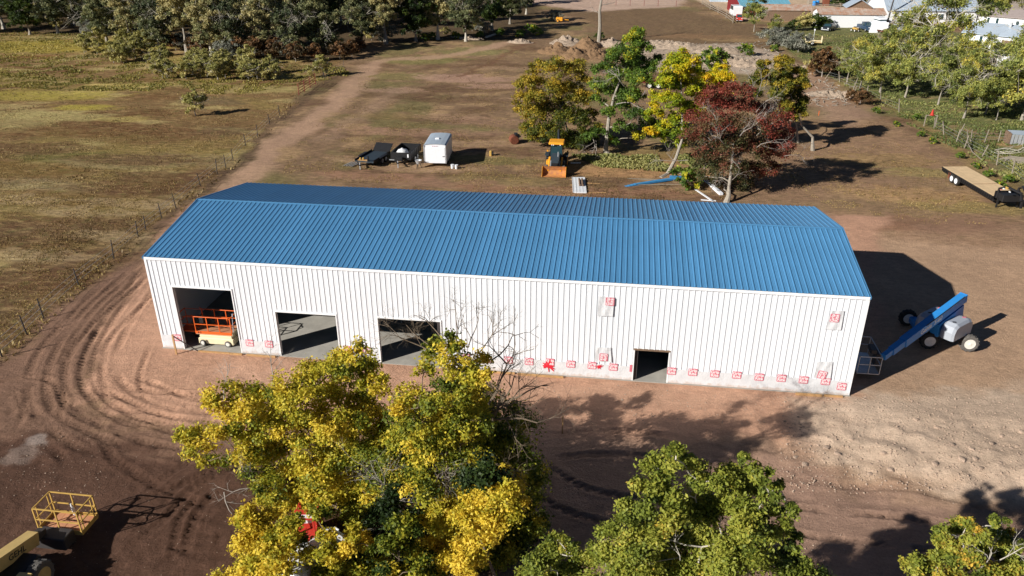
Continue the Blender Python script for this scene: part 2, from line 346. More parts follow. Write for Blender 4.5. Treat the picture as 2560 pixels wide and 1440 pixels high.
for q_ in ((60,600,7,3),(170,560,8,2.5),(300,470,8,2.4),(110,700,5,2.5),(30,740,4,2),(240,640,4,1.8),(400,440,6,2),(330,400,9,2.5),(60,370,10,3)): blob(*q_, (96,68,46), .75)
for q_ in ((210,530,6,1.5),(90,640,5,1.4),(280,590,4,1.2),(40,500,6,1.6),(350,510,5,1.3)): blob(*q_, (164,142,108), .6)
# yard behind the building
for q_ in ((1050,420,9,1.6),(900,400,5,1.4),(1200,360,8,1.6),(1100,290,9,1.8),(930,330,6,1.6),(1250,170,7,2),(1000,450,9,1.1),(1280,250,6,1.6)): blob(*q_, (166,136,108), .55)
blob(1050,150,9,5,(118,116,66),.8,.9); blob(1000,190,8,4,(124,116,70),.7); blob(1180,130,9,5,(120,116,72),.8); blob(1150,195,10,3.5,(168,134,116),.8,.2); blob(1240,215,6,2.5,(168,134,114),.8); blob(1010,240,9,2.8,(94,72,54),.75)
blob(1150,250,10,2.6,(104,78,60),.7); blob(980,225,6,2.4,(164,132,112),.7); blob(1230,305,9,2.2,(150,118,98),.6); blob(1000,330,8,2.2,(150,116,96),.7); blob(1150,330,8,2,(146,114,94),.6); blob(960,290,6,2,(122,104,64),.6)
blob(1000,385,8,2,(110,98,62),.8,.9); blob(1230,400,6,2,(106,100,60),.8,.9); blob(1250,450,8,2,(124,112,70),.5); blob(950,440,8,1.6,(150,114,92),.8,.1); blob(1130,460,9,1.6,(146,112,90),.7,.1); blob(1320,480,8,1.6,(140,104,80),.7)
blob(1540,430,8,2.4,(174,134,94),.75); blob(1700,400,6,3,(150,118,74),.6); blob(1640,380,6,3,(122,104,58),.6); blob(1790,450,3,3,(170,124,84),.8); blob(1560,480,9,1.4,(140,104,82),.8)
region([(560,480),(700,350),(760,300),(700,350),(620,440),(420,560),(370,620),(330,640),(440,560)], (132,102,86), 2., .8, grass=.2)
stroke([(1330,95),(1120,140),(960,150),(905,190),(850,250),(770,310),(690,360),(640,420),(570,475)], 3.4, (172,140,116), 2., .85, .05)
stroke([(1000,220),(960,250),(880,300),(800,350)], 2.6, (166,136,114), 2., .4, .1)
stroke([(860,180),(790,225),(740,262),(690,310),(640,365),(600,410),(540,450),(400,570)], 1.1, (92,72,56), .8, .8, .5)
stroke([(1330,105),(1240,150),(1150,190)], 1.4, (112,80,62), 1., .8)
# far ground
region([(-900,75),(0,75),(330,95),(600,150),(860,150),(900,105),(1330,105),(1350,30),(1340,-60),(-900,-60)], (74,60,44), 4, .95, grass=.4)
region([(1390,20),(1700,22),(1900,70),(1960,130),(1640,105),(1480,100),(1500,60)], (112,90,68), 4, .95, grass=.5)
blob(1750,90,12,4,(134,104,76),.8); blob(1850,100,10,3,(150,122,86),.8)
region([(1330,-60),(1320,10),(1480,28),(1560,24),(1700,16),(1760,-60)], (184,158,142), 4, .9, grass=.1)
region([(1620,112),(1860,110),(1960,140),(2010,190),(1900,185),(1620,180),(1560,150)], (176,158,142), 3, .9, grass=.1)
blob(1700,140,9,3,(150,132,112),.8); blob(1850,150,8,3,(186,168,150),.8)
region([(1960,150),(2040,180),(2110,230),(2180,290),(2130,330),(2060,300),(2010,230),(1960,200)], (158,128,108), 3, .8, grass=.2)
region([(1900,80),(1960,60),(2700,95),(2900,520),(2560,470),(2440,380),(2300,320),(2170,240),(2080,190),(2000,150)], (98,106,62), 2.5, .95, grass=1.)
lw = sdf(wx, wy, wpoly([(1900,80),(2700,95),(2900,520),(2560,470),(2170,240),(2000,150)]))<0
C = mixc(C, (136,118,84), lw*sst(.5,.66,fn3)*.7)
blob(2300,95,14,3,(124,100,74),.8); blob(2430,330,7,2.5,(140,112,86),.7); blob(2540,360,4,1.4,(158,128,88),.8); blob(2480,395,4,1.5,(150,122,84),.7)
region([(1720,-80),(1740,0),(1860,50),(2100,40),(2700,60),(2700,-80)], (190,166,140), 3, .9, grass=0)
region([(2330,-60),(2400,20),(2560,60),(2800,60),(2600,-60)], (168,158,150), 3, .8, grass=0)
stroke([(2080,190),(2200,250),(2300,320),(2400,385),(2480,450),(2560,480)], 1.6, (142,124,72), 2., .6, .9)
blob(2150,250,3,2,(104,72,52),.8); blob(2240,300,3,1.4,(110,84,60),.7)
# right yard
region([(2100,560),(2800,560),(3000,1900),(1200,1900),(1300,1050),(2100,1050)], (156,128,104), 1.5, 1, grass=0)
region([(2040,340),(2200,300),(2400,400),(2600,560),(2700,900),(2150,1000),(2050,560),(1850,520),(1900,400)], (146,116,92), 4, .75, grass=.4)
blob(2280,490,8,2.6,(170,136,96),.7,.8); blob(2200,400,7,3,(150,122,84),.7,.8); blob(2330,560,7,2.4,(140,108,88),.8,.1); blob(2450,520,7,2.,(142,128,74),.6,.8); blob(2180,560,5,2.,(134,100,78),.8,.1)
blob(2100,560,3,3,(110,80,62),.9,0); blob(2300,430,5,2,(150,140,80),.5,.8)
region([(2130,585),(2300,600),(2700,640),(2700,1060),(2110,1060),(2090,800)], (172,142,116), 3, .95, grass=0)
# building pad and front yard
region([(330,690),(420,560),(560,470),(2200,540),(2160,1100),(1500,1100),(700,1080),(330,1060),(190,1000),(200,880)], (180,140,116), 1.6, .97, grass=0)
blob(760,940,7,1.6,(192,152,128),.6); blob(1500,980,10,1.2,(184,146,122),.6)
region([(-900,900),(0,900),(200,720),(350,640),(340,700),(230,850),(190,950),(220,1030),(330,1060),(700,1080),(1300,1080),(1350,1700),(-900,1700)], (128,99,82), 1.6, .97, grass=.0)
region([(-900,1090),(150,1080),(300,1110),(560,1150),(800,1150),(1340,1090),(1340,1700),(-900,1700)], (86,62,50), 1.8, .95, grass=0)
region([(1330,1060),(1600,1100),(2000,1120),(2100,1180),(2800,1290),(2800,1800),(1200,1800),(1200,1100)], (146,118,102), 2.5, .97, grass=0)
region([(2000,1010),(2160,985),(2800,960),(2800,1260),(2300,1180),(2030,1130)], (184,162,142), 2., .97, grass=0)
blob(2220,1070,1.6,2.2,(192,170,150),.5); blob(2190,1010,2,.9,(190,168,148),.4); blob(2480,1010,3,.9,(190,168,148),.4); blob(70,1150,1.3,.8,(166,150,140),.35); blob(110,1110,.9,.6,(150,136,128),.8)
PB = sdf(X, Y, np.array([(0,0),(40,0),(40,13.5),(0,13.5)]))
DIRT = 1-np.clip(G*2, 0, 1)
# relief: ruts, clods, bank
near = (X > -16) & (X < 66) & (Y > -26) & (Y < 16) & (PB > .3)
xi, yi = X[near], Y[near]; dz = np.zeros(near.sum()); dk = np.zeros(near.sum())
for pts, off, wd in TRACKS:
    P0 = smoothline(wpoly(pts), 10)
    for o_ in ((0, .6, 1.85) if len(pts) > 6 else (0, 1.85)):
        t_ = np.gradient(P0, axis=0); nn = np.stack([-t_[:,1], t_[:,0]], 1)/np.hypot(t_[:,0], t_[:,1])[:,None]
        P = P0+nn*o_; lo, hi = P.min(0)-1, P.max(0)+1
        q = np.where((xi > lo[0]) & (xi < hi[0]) & (yi > lo[1]) & (yi < hi[1]))[0]
        if not len(q): continue
        d, s_ = dline(xi[q], yi[q], P); tot = s_.max(); ends = sst(0, 1.5, s_)*sst(0, 1.5, tot-s_)
        fade = ends*sst(.25, .5, fbm(xi[q], yi[q], .5, 2, int(wd*100)+int(o_*10)))
        nq_ = fbm(xi[q], yi[q], .9, 3, 77); a = np.abs(d)*1.1; inn = sst(wd/2+.06, wd/2-.06, a); berm = np.exp(-((a-wd/2-.1)/.1)**2)
        tr = np.sin((s_+np.abs(d)*1.0)*2*math.pi/.36)
        dz[q] += fade*(-.045*inn+.035*berm+inn*tr*.045*(.5+.9*nq_)); dk[q] = np.maximum(dk[q], fade*inn*(.26+.5*(tr < -.1)*nq_*1.6))
clod = (fbm(xi, yi, 1.6, 4, 201)-.5)
moist = sst(-2.5, -6.5, yi)*sst(30, 12, xi)
dz += clod*(.05+.10*moist)*sst(.3, 2., PB[near])
bk = sst(30, 36, xi)*sst(1, -4, yi)*sst(-10, -6, yi)
dz += bk*((fbm(xi*.8, yi*1.2, .7, 5, 221)-.5)*.55-np.abs(fbm(xi*2.2, yi*.45, .55, 3, 231)-.5)*.3)
Z[near] += dz; C[near] *= (1-.22*dk)[:,None]
C *= (1+(fbm(X, Y, .5, 3, 251)-.5)[:,None]*.3)
lum_ = C.mean(1)[:,None]; C = (C*.95+lum_*.05)*np.array([1.02,1.,.97])*1.08
nx_, ny_ = len(XS), len(YS)
i0 = (np.arange(ny_-1)[:,None]*nx_+np.arange(nx_-1)[None]).ravel()
F = np.stack([i0, i0+1, i0+1+nx_, i0+nx_], 1)
gm = bpy.data.materials.new('soil_and_grass'); gm.use_nodes = True; n = gm.node_tree.nodes; l = gm.node_tree.links; b = n['Principled BSDF']
b.inputs['Roughness'].default_value = .95; b.inputs['Specular IOR Level'].default_value = .15
tc = n.new('ShaderNodeNewGeometry')
at = n.new('ShaderNodeAttribute'); at.attribute_name = 'col'; ag = n.new('ShaderNodeAttribute'); ag.attribute_name = 'grass'
def noise(scale, detail=6, rough=.65, vec=None):
    q = n.new('ShaderNodeTexNoise'); q.inputs['Scale'].default_value = scale; q.inputs['Detail'].default_value = detail; q.inputs['Roughness'].default_value = rough
    l.new(vec or tc.outputs['Position'], q.inputs['Vector']); return q
def mrange(src, a, b_, c, d):
    q = n.new('ShaderNodeMapRange'); l.new(src, q.inputs[0])
    for i, v_ in enumerate((a, b_, c, d)): q.inputs[i+1].default_value = v_
    return q.outputs[0]
def cmix(typ, f, a, b_):
    q = n.new('ShaderNodeMix'); q.data_type = 'RGBA'; q.blend_type = typ
    if isinstance(f, float): q.inputs[0].default_value = f
    else: l.new(f, q.inputs[0])
    for i, s_ in ((6, a), (7, b_)):
        if isinstance(s_, tuple): q.inputs[i].default_value = (*s_, 1)
        else: l.new(s_, q.inputs[i])
    return q.outputs[2]
def mul(a, b_):
    q = n.new('ShaderNodeMath'); q.operation = 'MULTIPLY'
    for i, s_ in enumerate((a, b_)):
        if isinstance(s_, float): q.inputs[i].default_value = s_
        else: l.new(s_, q.inputs[i])
    return q.outputs[0]
n_f, n_m, n_t = noise(9, 8, .75), noise(1.7, 6), noise(3.4, 8, .8)
st = n.new('ShaderNodeMapping'); st.inputs['Scale'].default_value = (.5, 1.6, 1); st.inputs['Rotation'].default_value = (0,0,.25); l.new(tc.outputs['Position'], st.inputs['Vector'])
n_s = noise(1.1, 8, .78, st.outputs[0])
c = cmix('MULTIPLY', 1., at.outputs['Color'], (1,1,1))
v1 = n.new('ShaderNodeHueSaturation'); l.new(c, v1.inputs['Color']); l.new(mrange(n_f.outputs['Fac'],   .3, .7, .8, 1.2), v1.inputs['Value'])
v2 = n.new('ShaderNodeHueSaturation'); l.new(v1.outputs[0], v2.inputs['Color']); l.new(mrange(n_m.outputs['Fac'], .3, .7, .88, 1.12), v2.inputs['Value'])
straw = mul(ag.outputs['Fac'], mrange(n_s.outputs['Fac'], .5, .66, 0, .75)); dark = mul(ag.outputs['Fac'], mrange(n_t.outputs['Fac'], .53, .64, 0, .55))
grn = mul(ag.outputs['Fac'], mrange(noise(.9, 8, .75).outputs['Fac'], .52, .66, 0, .5))
v3 = n.new('ShaderNodeHueSaturation'); l.new(v2.outputs[0], v3.inputs['Color']); n_g = noise(1.9, 10, .82, st.outputs[0]); l.new(mul(mrange(n_g.outputs['Fac'], .36, .64, .42, 1.5), 1.), v3.inputs['Value']); l.new(mrange(ag.outputs['Fac'], 0, .6, .25, 1.), v3.inputs['Fac'])
c = cmix('MIX', straw, v3.outputs[0], S(178,150,104)); c = cmix('MIX', grn, c, S(92,98,48)); c = cmix('MIX', dark, c, S(74,54,38))
l.new(c, b.inputs['Base Color'])
bp = n.new('ShaderNodeBump'); bp.inputs['Strength'].default_value = .75; bp.inputs['Distance'].default_value = .14
hm = n.new('ShaderNodeMath'); hm.operation = 'ADD'; l.new(mul(n_t.outputs['Fac'], 1.), hm.inputs[0]); l.new(mul(n_f.outputs['Fac'], .5), hm.inputs[1]); l.new(hm.outputs[0], bp.inputs['Height']); l.new(bp.outputs[0], b.inputs['Normal'])
V = np.stack([X, Y, Z], 1)
g_ = npmesh('ground', V, F, gm, attrs={'col':('POINT','FLOAT_COLOR',np.hstack([C, np.ones((len(C),1))])),'grass':('POINT','FLOAT',G)}, smooth=True); g_['kind'] = 'structure'
ZG = Z.reshape(ny_, nx_)
def gz(x, y):                                               # height of the built ground
    i = np.clip(np.searchsorted(XS, x)-1, 0, nx_-2); j = np.clip(np.searchsorted(YS, y)-1, 0, ny_-2)
    fx, fy = (x-XS[i])/(XS[i+1]-XS[i]), (y-YS[j])/(YS[j+1]-YS[j])
    return (ZG[j,i]*(1-fx)+ZG[j,i+1]*fx)*(1-fy)+(ZG[j+1,i]*(1-fx)+ZG[j+1,i+1]*fx)*fy
def G3(px, py):
    p = un(px, py); return np.array([p[0], p[1], float(gz(p[0], p[1]))])
del X, Y, N1, N2, N3, WX, WY, wx, wy, C, V, fn, fn2, fn3
# air-to-sky backdrop is the world sky; nothing of it is in view
# ------------------------------------------------------------------ the metal building
BL, BW, EH, RH = 40., 13.46, 6.08, 7.16
bld = thing('metal_building', 'long white metal building with a blue ribbed gable roof and open door bays', 'building', (0,0,0))
MB().box(-.12, BL+.12, -.13, BW+.12, -.35, .035).build('slab', M_CONC, bld)
DOORS = [(1.33,4.96,4.2), (7.49,11.14,2.98), (13.65,17.31,3.0), (28.32,30.2,2.0)]
PN, PWD = 44, BL/44; RIB = PWD/3
def rib_profile(x0, x1, base=0.):                           # (x, depth) points of the sheet between x0 and x1, measured from panel start
    pts = []
    for k in range(4):
        c = k*RIB
        for dx, d in ((-.048,0),(-.026,.030),(.026,.030),(.048,0)): pts.append((c+dx, d))
        if k < 3:
            for f in (.36, .64):
                for dx, d in ((-.014,0),(0,.007),(.014,0)): pts.append((c+RIB*f+dx, d))
    pts = [p for p in pts if x0 < p[0] < x1]
    def at(x):
        k = x/RIB; r = abs(k-round(k))*RIB
        return .030 if r <= .026 else (.030*(.048-r)/.022 if r < .048 else 0.)
    return [(x0, at(x0))]+pts+[(x1, at(x1))]
def wall_panel(i):
    x0, x1 = i*PWD, (i+1)*PWD; cuts = [x0, x1]
    for a, b_, h in DOORS:
        for q in (a-.0, b_+.0):
            if x0+.005 < q < x1-.005: cuts.append(q)
    cuts.sort(); mb = MB()
    for a, b_ in zip(cuts[:-1], cuts[1:]):
        mid = (a+b_)/2; zb = next((h+.10 for p, q, h in DOORS if p < mid < q), .86)
        pr = rib_profile(a-x0, b_-x0); n0 = len(mb.v)
        for x, d in pr: mb.v += [(x0+x, -.03-d, zb), (x0+x, -.03-d, EH-.06)]
        for k in range(len(pr)-1): mb.f.append((n0+2*k, n0+2*k+2, n0+2*k+3, n0+2*k+1))
    return mb
for i in range(PN): wall_panel(i).build('wall_panel', M_WHITE, bld)
# inner wall boarding, gables, rear wall (seen through the doors)
iw = MB()
xs = [0]+[v_ for d in DOORS for v_ in d[:2]]+[BL]
for k in range(0, len(xs), 2): iw.box(xs[k], xs[k+1], -.015, .02, .036, EH-.1)
for a, b_, h in DOORS: iw.box(a, b_, -.015, .02, h+.02, EH-.1)
M_LINER = mat('wall_liner', S(120,122,128), .8, 0, .08, 1)
iw.build('wall_liner', M_LINER, bld)
for gxx, s_ in ((0,-1),(BL,1)):
    o = MB().prism([(0,.036),(BW,.036),(BW,EH-.06),(BW/2,RH-.07),(0,EH-.06)], 'x', gxx-(.03 if s_ < 0 else 0), gxx+(.03 if s_ > 0 else 0)).build('gable_wall', M_WHITE, bld)
    r_ = MB()
    for k in range(1, 44):
        y = k*BW/44; z1 = EH+(RH-EH)*(1-abs(y-BW/2)/(BW/2))-.08
        r_.box(gxx+s_*.031, gxx+s_*.06, y-.03, y+.03, .9, z1)
    r_.build('gable_rib', M_WHITE, bld, kind='stuff')
    wr = MB().box(min(gxx+s_*.062,gxx+s_*.068), max(gxx+s_*.062,gxx+s_*.068), -.05, BW, .05, .93).build('house_wrap', M_WRAP, bld)
rw = MB().box(0, BL, BW-.03, BW, .036, EH-.06); rw.build('rear_wall', M_WHITE, bld)
# steel frame inside
for k in range(8):
    x = .35+k*(BL-.7)/7
    for y0, y1, yb in ((.06,.34,0),(BW-.34,BW-.06,1)): MB().box(x-.1, x+.1, y0, y1, .036, EH-.35).build('column', M_STEEL, bld)
    MB().prism([(.1,EH-.55),(BW/2,RH-.5),(BW-.1,EH-.55),(BW-.1,EH-.25),(BW/2,RH-.2),(.1,EH-.25)], 'x', x-.08, x+.08).build('rafter', M_STEEL, bld)
for z in (1.4, 2.9, 4.4): MB().box(.45, BL-.45, BW-.16, BW-.06, z-.08, z+.08).build('girt', M_STEEL, bld)
# roof
sl = math.atan2(RH-EH, BW/2); SLEN = math.hypot(BW/2+.14, (RH-EH)*(BW/2+.14)/(BW/2))
def roof_mesh():
    mb = MB(); pr = rib_profile(0, PWD)
    for x, d in pr: mb.v += [(x, 0, d*1.15), (x, SLEN, d*1.15)]
    for k in range(len(pr)-1): mb.f.append((2*k, 2*k+2, 2*k+3, 2*k+1))
    return mb
first = None
for side in (0, 1):
    for i in range(PN):
        if first is None: o = first = roof_mesh().build('roof_panel', M_ROOF, bld)
        else: o = bpy.data.objects.new('roof_panel', first.data); COL.objects.link(o); o.parent = bld
        dz_ = (i % 5)*.0008
        zE = EH-.14*math.tan(sl)+.03+dz_
        if side == 0: o.location = (i*PWD, -.14, zE); o.rotation_euler = (sl, 0, 0)
        else: o.location = ((i+1)*PWD, BW+.14, zE); o.rotation_euler = (sl, 0, math.pi)
MB().add([(-.03,BW/2-.17,RH+.03),(BL+.03,BW/2-.17,RH+.03),(-.03,BW/2,RH+.066),(BL+.03,BW/2,RH+.066),(-.03,BW/2+.17,RH+.03),(BL+.03,BW/2+.17,RH+.03)],[(0,1,3,2),(2,3,5,4)]).build('ridge_cap', M_ROOF, bld)
MB().box(-.04, BL+.04, -.12, -.07, EH-.17, EH-.005).build('eave_trim', M_TRIM, bld)
MB().box(-.04, BL+.04, BW+.07, BW+.12, EH-.17, EH-.005).build('eave_trim', M_TRIM, bld)
for gxx, s_ in ((0,-1),(BL,1)):
    for (ya, za), (yb, zb) in (((-.14,EH-.02),(BW/2,RH+.06)),((BW+.14,EH-.02),(BW/2,RH+.06))):
        MB().beam((gxx+s_*.075, ya, za-.05), (gxx+s_*.075, yb, zb-.05), .05, .16).build('rake_trim', M_ROOF, bld)
    MB().box(gxx-.07, gxx+.07, -.074, -.02, .05, EH-.17).build('corner_trim', M_TRIM, bld)
for a, b_, h in DOORS:
    small = h < 2.5; tm = M_OLDWOOD if small else M_TRIM
    MB().box(a-.06, b_+.06, -.082, .05, h, h+.10).build('door_header', tm, bld)
    for x in (a-.06, b_): MB().box(x, x+.06, -.082, .16, .036, h).build('door_jamb', M_TRIM, bld)
# wrap along the foot of the front wall, with its printed marks
def wrinkle(x, z): return -.072-.006*math.sin(x*3.1+z*2)-.004*math.sin(x*9.3-z*5)
for a, b_ in ((-.02,1.27),(5.02,7.43),(11.2,13.59),(17.37,28.26),(30.26,40.02)):
    nx = max(2, int((b_-a)/.3)); vv = []; ff = []
    for i in range(nx+1):
        x = a+(b_-a)*i/nx
        for z in (.05,.3,.6,.935+.012*math.sin(x*1.7)): vv.append((x, wrinkle(x,z)-(.0 if z>.1 else .02), z))
    for i in range(nx):
        for k in range(3): ff.append((i*4+k,(i+1)*4+k,(i+1)*4+k+1,i*4+k+1))
    o = MB().add(vv, ff).build('house_wrap', M_WRAP, bld)
_txt = {}
def text_mesh(body, size, depth=.002, sx=1.):
    cu = bpy.data.curves.new('lettering', 'FONT'); cu.body = body; cu.size = size; cu.align_x = 'CENTER'; cu.align_y = 'CENTER'; cu.extrude = depth; cu.offset = .0
    cu.space_line = .82; cu.resolution_u = 2; cu.offset = size*.02
    o = bpy.data.objects.new('lettering', cu); COL.objects.link(o); dg = bpy.context.evaluated_depsgraph_get(); me = bpy.data.meshes.new_from_object(o.evaluated_get(dg))
    bpy.data.objects.remove(o); bpy.data.curves.remove(cu); return me
def lettering(me, mat_, parent, loc, xdir, ydir, name='lettering'):
    X_, Y_ = Vector(xdir).normalized(), Vector(ydir).normalized(); Z_ = X_.cross(Y_)
    if not me.materials: me.materials.append(mat_)
    o = bpy.data.objects.new(name, me); COL.objects.link(o); o.parent = parent
    M_ = Matrix.Identity(4)
    for i in range(3): M_[i][0], M_[i][1], M_[i][2], M_[i][3] = X_[i], Y_[i], Z_[i], loc[i]
    o.matrix_local = M_; return o
LOGO = text_mesh('Grip\nRite', .255, .001)
def rsq(w_, h_, r):
    P = []
    for cx, cy, a0 in ((w_-r,h_-r,0),(-w_+r,h_-r,90),(-w_+r,-h_+r,180),(w_-r,-h_+r,270)):
        for k in range(4): a = math.radians(a0+k*30); P.append((cx+r*math.cos(a), cy+r*math.sin(a)))
    return P
lg = MB(); P_ = rsq(.245,.235,.06); lg.add([(x,y,0) for x,y in P_]+[(x,y,.004) for x,y in P_], [tuple(range(16)[::-1]), tuple(range(16,32))]+[(i,(i+1)%16,16+(i+1)%16,16+i) for i in range(16)])
lgo = lg.build('logo_mark', M_RED, bld); LG = lgo.data; bpy.data.objects.remove(lgo)
def logo(x, z, rot=0, y=-.092, skew=0):
    c_, s_ = math.cos(rot), math.sin(rot)
    o = lettering(LG, M_RED, bld, (x, y, z), (c_,0,s_), (-s_,0,c_), 'logo_mark')
    lettering(LOGO, M_LETTER, o, (0,.0,.0055), (1,0,0), (0,1,0), 'lettering')
def wpt(px, py, Y=-.08):
    p = unY(px, py, Y); return float(p[0]), float(p[2])
for px, py in [(444,844),(624,857),(672,860),(869,873),(918,876),(1165,893),(1218,897),(1271,900),(1322.6,903.5),(1375,905),(1427,910),(1480,913.5),(1533,917.5),(1679,927.5),(1732,930.4),(1787,934.2),(1842,937.6),(1898,942.3),(1953.5,945.2),(2009,949.5),(2064,953),(2104,966)]:
    x, z = wpt(px, py); logo(x, z)
x, z = wpt(1579.5, 921); MB().box(x-.12, x+.02, -.096, -.09, z-.22, z+.24).build('logo_mark', M_RED, bld)
# plastic patches over the window openings
for quad, lp, rot in [([(1496,740),(1536,743),(1532,791),(1493,790)],(1525,754),math.pi/2),
                      ([(1490,868),(1527,869),(1529,906),(1485,902)],(1509,893),-math.pi/2),
                      ([(2077,776),(2111,777),(2102,825),(2062,824)],(2087,795),math.pi/2),
                      ([(2044,904),(2082,905),(2076,946),(2034,944)],(2055,937),-math.pi/2-.15)]:
    q = [wpt(a, b_, -.1) for a, b_ in quad]; vv = []; ff = []; N = 8
    for i in range(N+1):
        for j in range(N+1):
            u, v_ = i/N, j/N; x = (1-u)*(1-v_)*q[0][0]+u*(1-v_)*q[1][0]+u*v_*q[2][0]+(1-u)*v_*q[3][0]; z = (1-u)*(1-v_)*q[0][1]+u*(1-v_)*q[1][1]+u*v_*q[2][1]+(1-u)*v_*q[3][1]
            vv.append((x, -.102-.012*math.sin(u*11+v_*3)-.012*random.random(), z))
    for i in range(N):
        for j in range(N): k = i*(N+1)+j; ff.append((k,k+1,k+N+2,k+N+1))
    MB().add(vv, ff).build('plastic_patch', M_WRAP, bld)
    x, z = wpt(*lp, -.12); logo(x, z, rot, -.128)
# spray paint marks
def splat(px, py, R, arms, seed):
    r_ = random.Random(seed); x, z = wpt(px, py, -.098); mb = MB(); y = -.0965
    n_ = 26; P = [(x+R*.5*(1+.35*r_.uniform(-1,1))*math.cos(2*math.pi*k/n_)*1.2, y, z+R*.45*(1+.35*r_.uniform(-1,1))*math.sin(2*math.pi*k/n_)) for k in range(n_)]
    mb.add(P, [tuple(range(n_))])
    for k in range(arms):
        a = r_.uniform(0, 6.28); L = R*r_.uniform(.8,1.35); w_ = R*r_.uniform(.08,.16)
        c_, s_ = math.cos(a), math.sin(a); yy = y-.0006*(k+1)
        mb.add([(x-s_*w_,yy,z+c_*w_),(x+s_*w_,yy,z-c_*w_),(x+c_*L+s_*w_*.5,yy,z+s_*L*.8-c_*w_*.5),(x+c_*L-s_*w_*.5,yy,z+s_*L*.8+c_*w_*.5)], [(0,1,2,3)])
    mb.build('spray_paint_mark', M_SPRAY, bld)
splat(1370, 914, .42, 9, 3); splat(1497, 917, .22, 5, 8)
# form boards left along the foundation
for k, (a, b_, c_) in enumerate([(2.3,4.3,0),(5.4,7.2,1),(4.35,5.1,1),(19,21.6,0),(21.8,24.4,1),(37.2,38.6,1),(38.7,39.7,0)]):
    o = MB().box(a, b_, -.30-.05*c_, -.2-.05*c_, -.02, .09+.02*c_).build('form_board', M_LUMBER)
    tag(o, ['brown board lying in front of the door bay with the orange lift','board on the ground below the two printed marks left of the second bay','short board between the first bay and the wall pier','board along the wall foot just right of the tall yellow tree','board along the wall foot below the red paint splash','board under the wall foot near the right corner, left one of two','board under the wall foot right at the right corner'][k], 'board')
# ------------------------------------------------------------------ stake and brace at the left door
bx, bz = wpt(435, 880, -.9)
t = thing('marker_post', 'light wooden post standing before the left end of the white wall', 'post', (bx,-.7,0)); MB().box(-.05,.05,-.03,.03,-.2,1.35).build('post', M_LUMBER, t)
MB().beam((.02,.0,1.25),(1.15,.45,.05),.05).build('brace', M_STEEL, t)
for px, py, h, lab in [(1406,1082,1.1,'thin wooden stake in the dirt at the edge of the big tree shadow'),(2046,290,.6,'small orange marking stake on the dirt beyond the red tree')]:
    p = G3(px, py); o = MB().beam((0,0,-.1),(0,0,h),.06).build('stake', M_LUMBER if h > 1 else M_ORANGE); o.location = p; tag(o, lab, 'stake')
# ------------------------------------------------------------------ trees
def leaf_cloud(blobs, n, size, seed, t_default=.5, tvar=.28, up=.45, dens=9.):
    rg = np.random.default_rng(seed); B = np.array([(b[0],b[1],b[2],b[3]) for b in blobs]); T = np.array([b[4] if len(b) > 4 else t_default for b in blobs])
    wts = B[:,3]**2; wts = wts/wts.sum(); Ps = []; Ts = []; Ns = []
    subs = []
    for i, (bx_, by_, bz_, r) in enumerate(B):
        k = max(5, int(dens*r*r+4)); d = rg.normal(size=(k,3)); d /= np.linalg.norm(d, axis=1)[:,None]; d[:,2] = np.where(d[:,2] < -.35, -d[:,2]*.6, d[:,2])
        rad = r*rg.uniform(.35, 1.02, k)**.6; c_ = np.array([bx_,by_,bz_])+d*rad[:,None]*np.array([1,1,.85])
        m_ = max(6, int(n*wts[i])); which = rg.integers(0, k, m_); sg = min(.31*r**.5+.06, .45*r)
        loc = c_[which]+rg.normal(size=(m_,3))*sg*.5*np.array([1,1,.75]); st_ = rg.normal(size=k)*tvar*.7
        Ps.append(loc); Ts.append(T[i]+st_[which]+rg.normal(size=m_)*tvar*.45); Ns.append(d[which]); subs.append((i, c_))
    P = np.vstack(Ps); t_ = np.clip(np.concatenate(Ts), 0, 1); N_ = np.vstack(Ns)
    nrm = rg.normal(size=P.shape)*.75+N_*.7+np.array([0,0,up]); nrm /= np.linalg.norm(nrm, axis=1)[:,None]
    a = np.cross(nrm, rg.normal(size=P.shape)); a /= np.linalg.norm(a, axis=1)[:,None]; b_ = np.cross(nrm, a)
    s_ = size*rg.uniform(.45, 1.45, len(P))[:,None]
    V_ = np.stack([P-a*s_*.55, P-b_*s_*.32+nrm*s_*.08, P+a*s_*.55, P+b_*s_*.32+nrm*s_*.08], 1).reshape(-1,3)
    return V_, np.arange(len(V_)).reshape(-1,4), t_, subs
def limb(mb, p0, p1, r0, r1, rg, n=5, bend=.12, seg=4):
    p0, p1 = np.array(p0, float), np.array(p1, float); L = np.linalg.norm(p1-p0); pts = []
    for k in range(seg+1):
        u = k/seg; q = p0*(1-u)+p1*u+rg.normal(size=3)*L*bend*.5*math.sin(math.pi*u)*.6; q[2] += L*bend*math.sin(math.pi*u)*.5; pts.append(q)
    mb.tube(pts, [r0*(1-k/seg)+r1*k/seg for k in range(seg+1)], n, cap=False); return pts
def bare_twigs(mb, p0, d, L, r, depth, rg, spread=.6):
    d = d/np.linalg.norm(d); pts = [np.array(p0)]; q = np.array(p0)
    for k in range(3):
        d = d+rg.normal(size=3)*.16; d /= np.linalg.norm(d); q = q+d*L/3; pts.append(q)
    mb.tube(pts, [r, r*.85, r*.7, r*.5], 4 if depth > 1 else 3, cap=False)
    if depth > 0:
        for k in range(rg.integers(2,4)+(depth > 1)):
            s_ = pts[rg.integers(1,4)]; e = d+rg.normal(size=3)*spread; bare_twigs(mb, s_, e, L*rg.uniform(.5,.75), r*.5, depth-1, rg, spread)
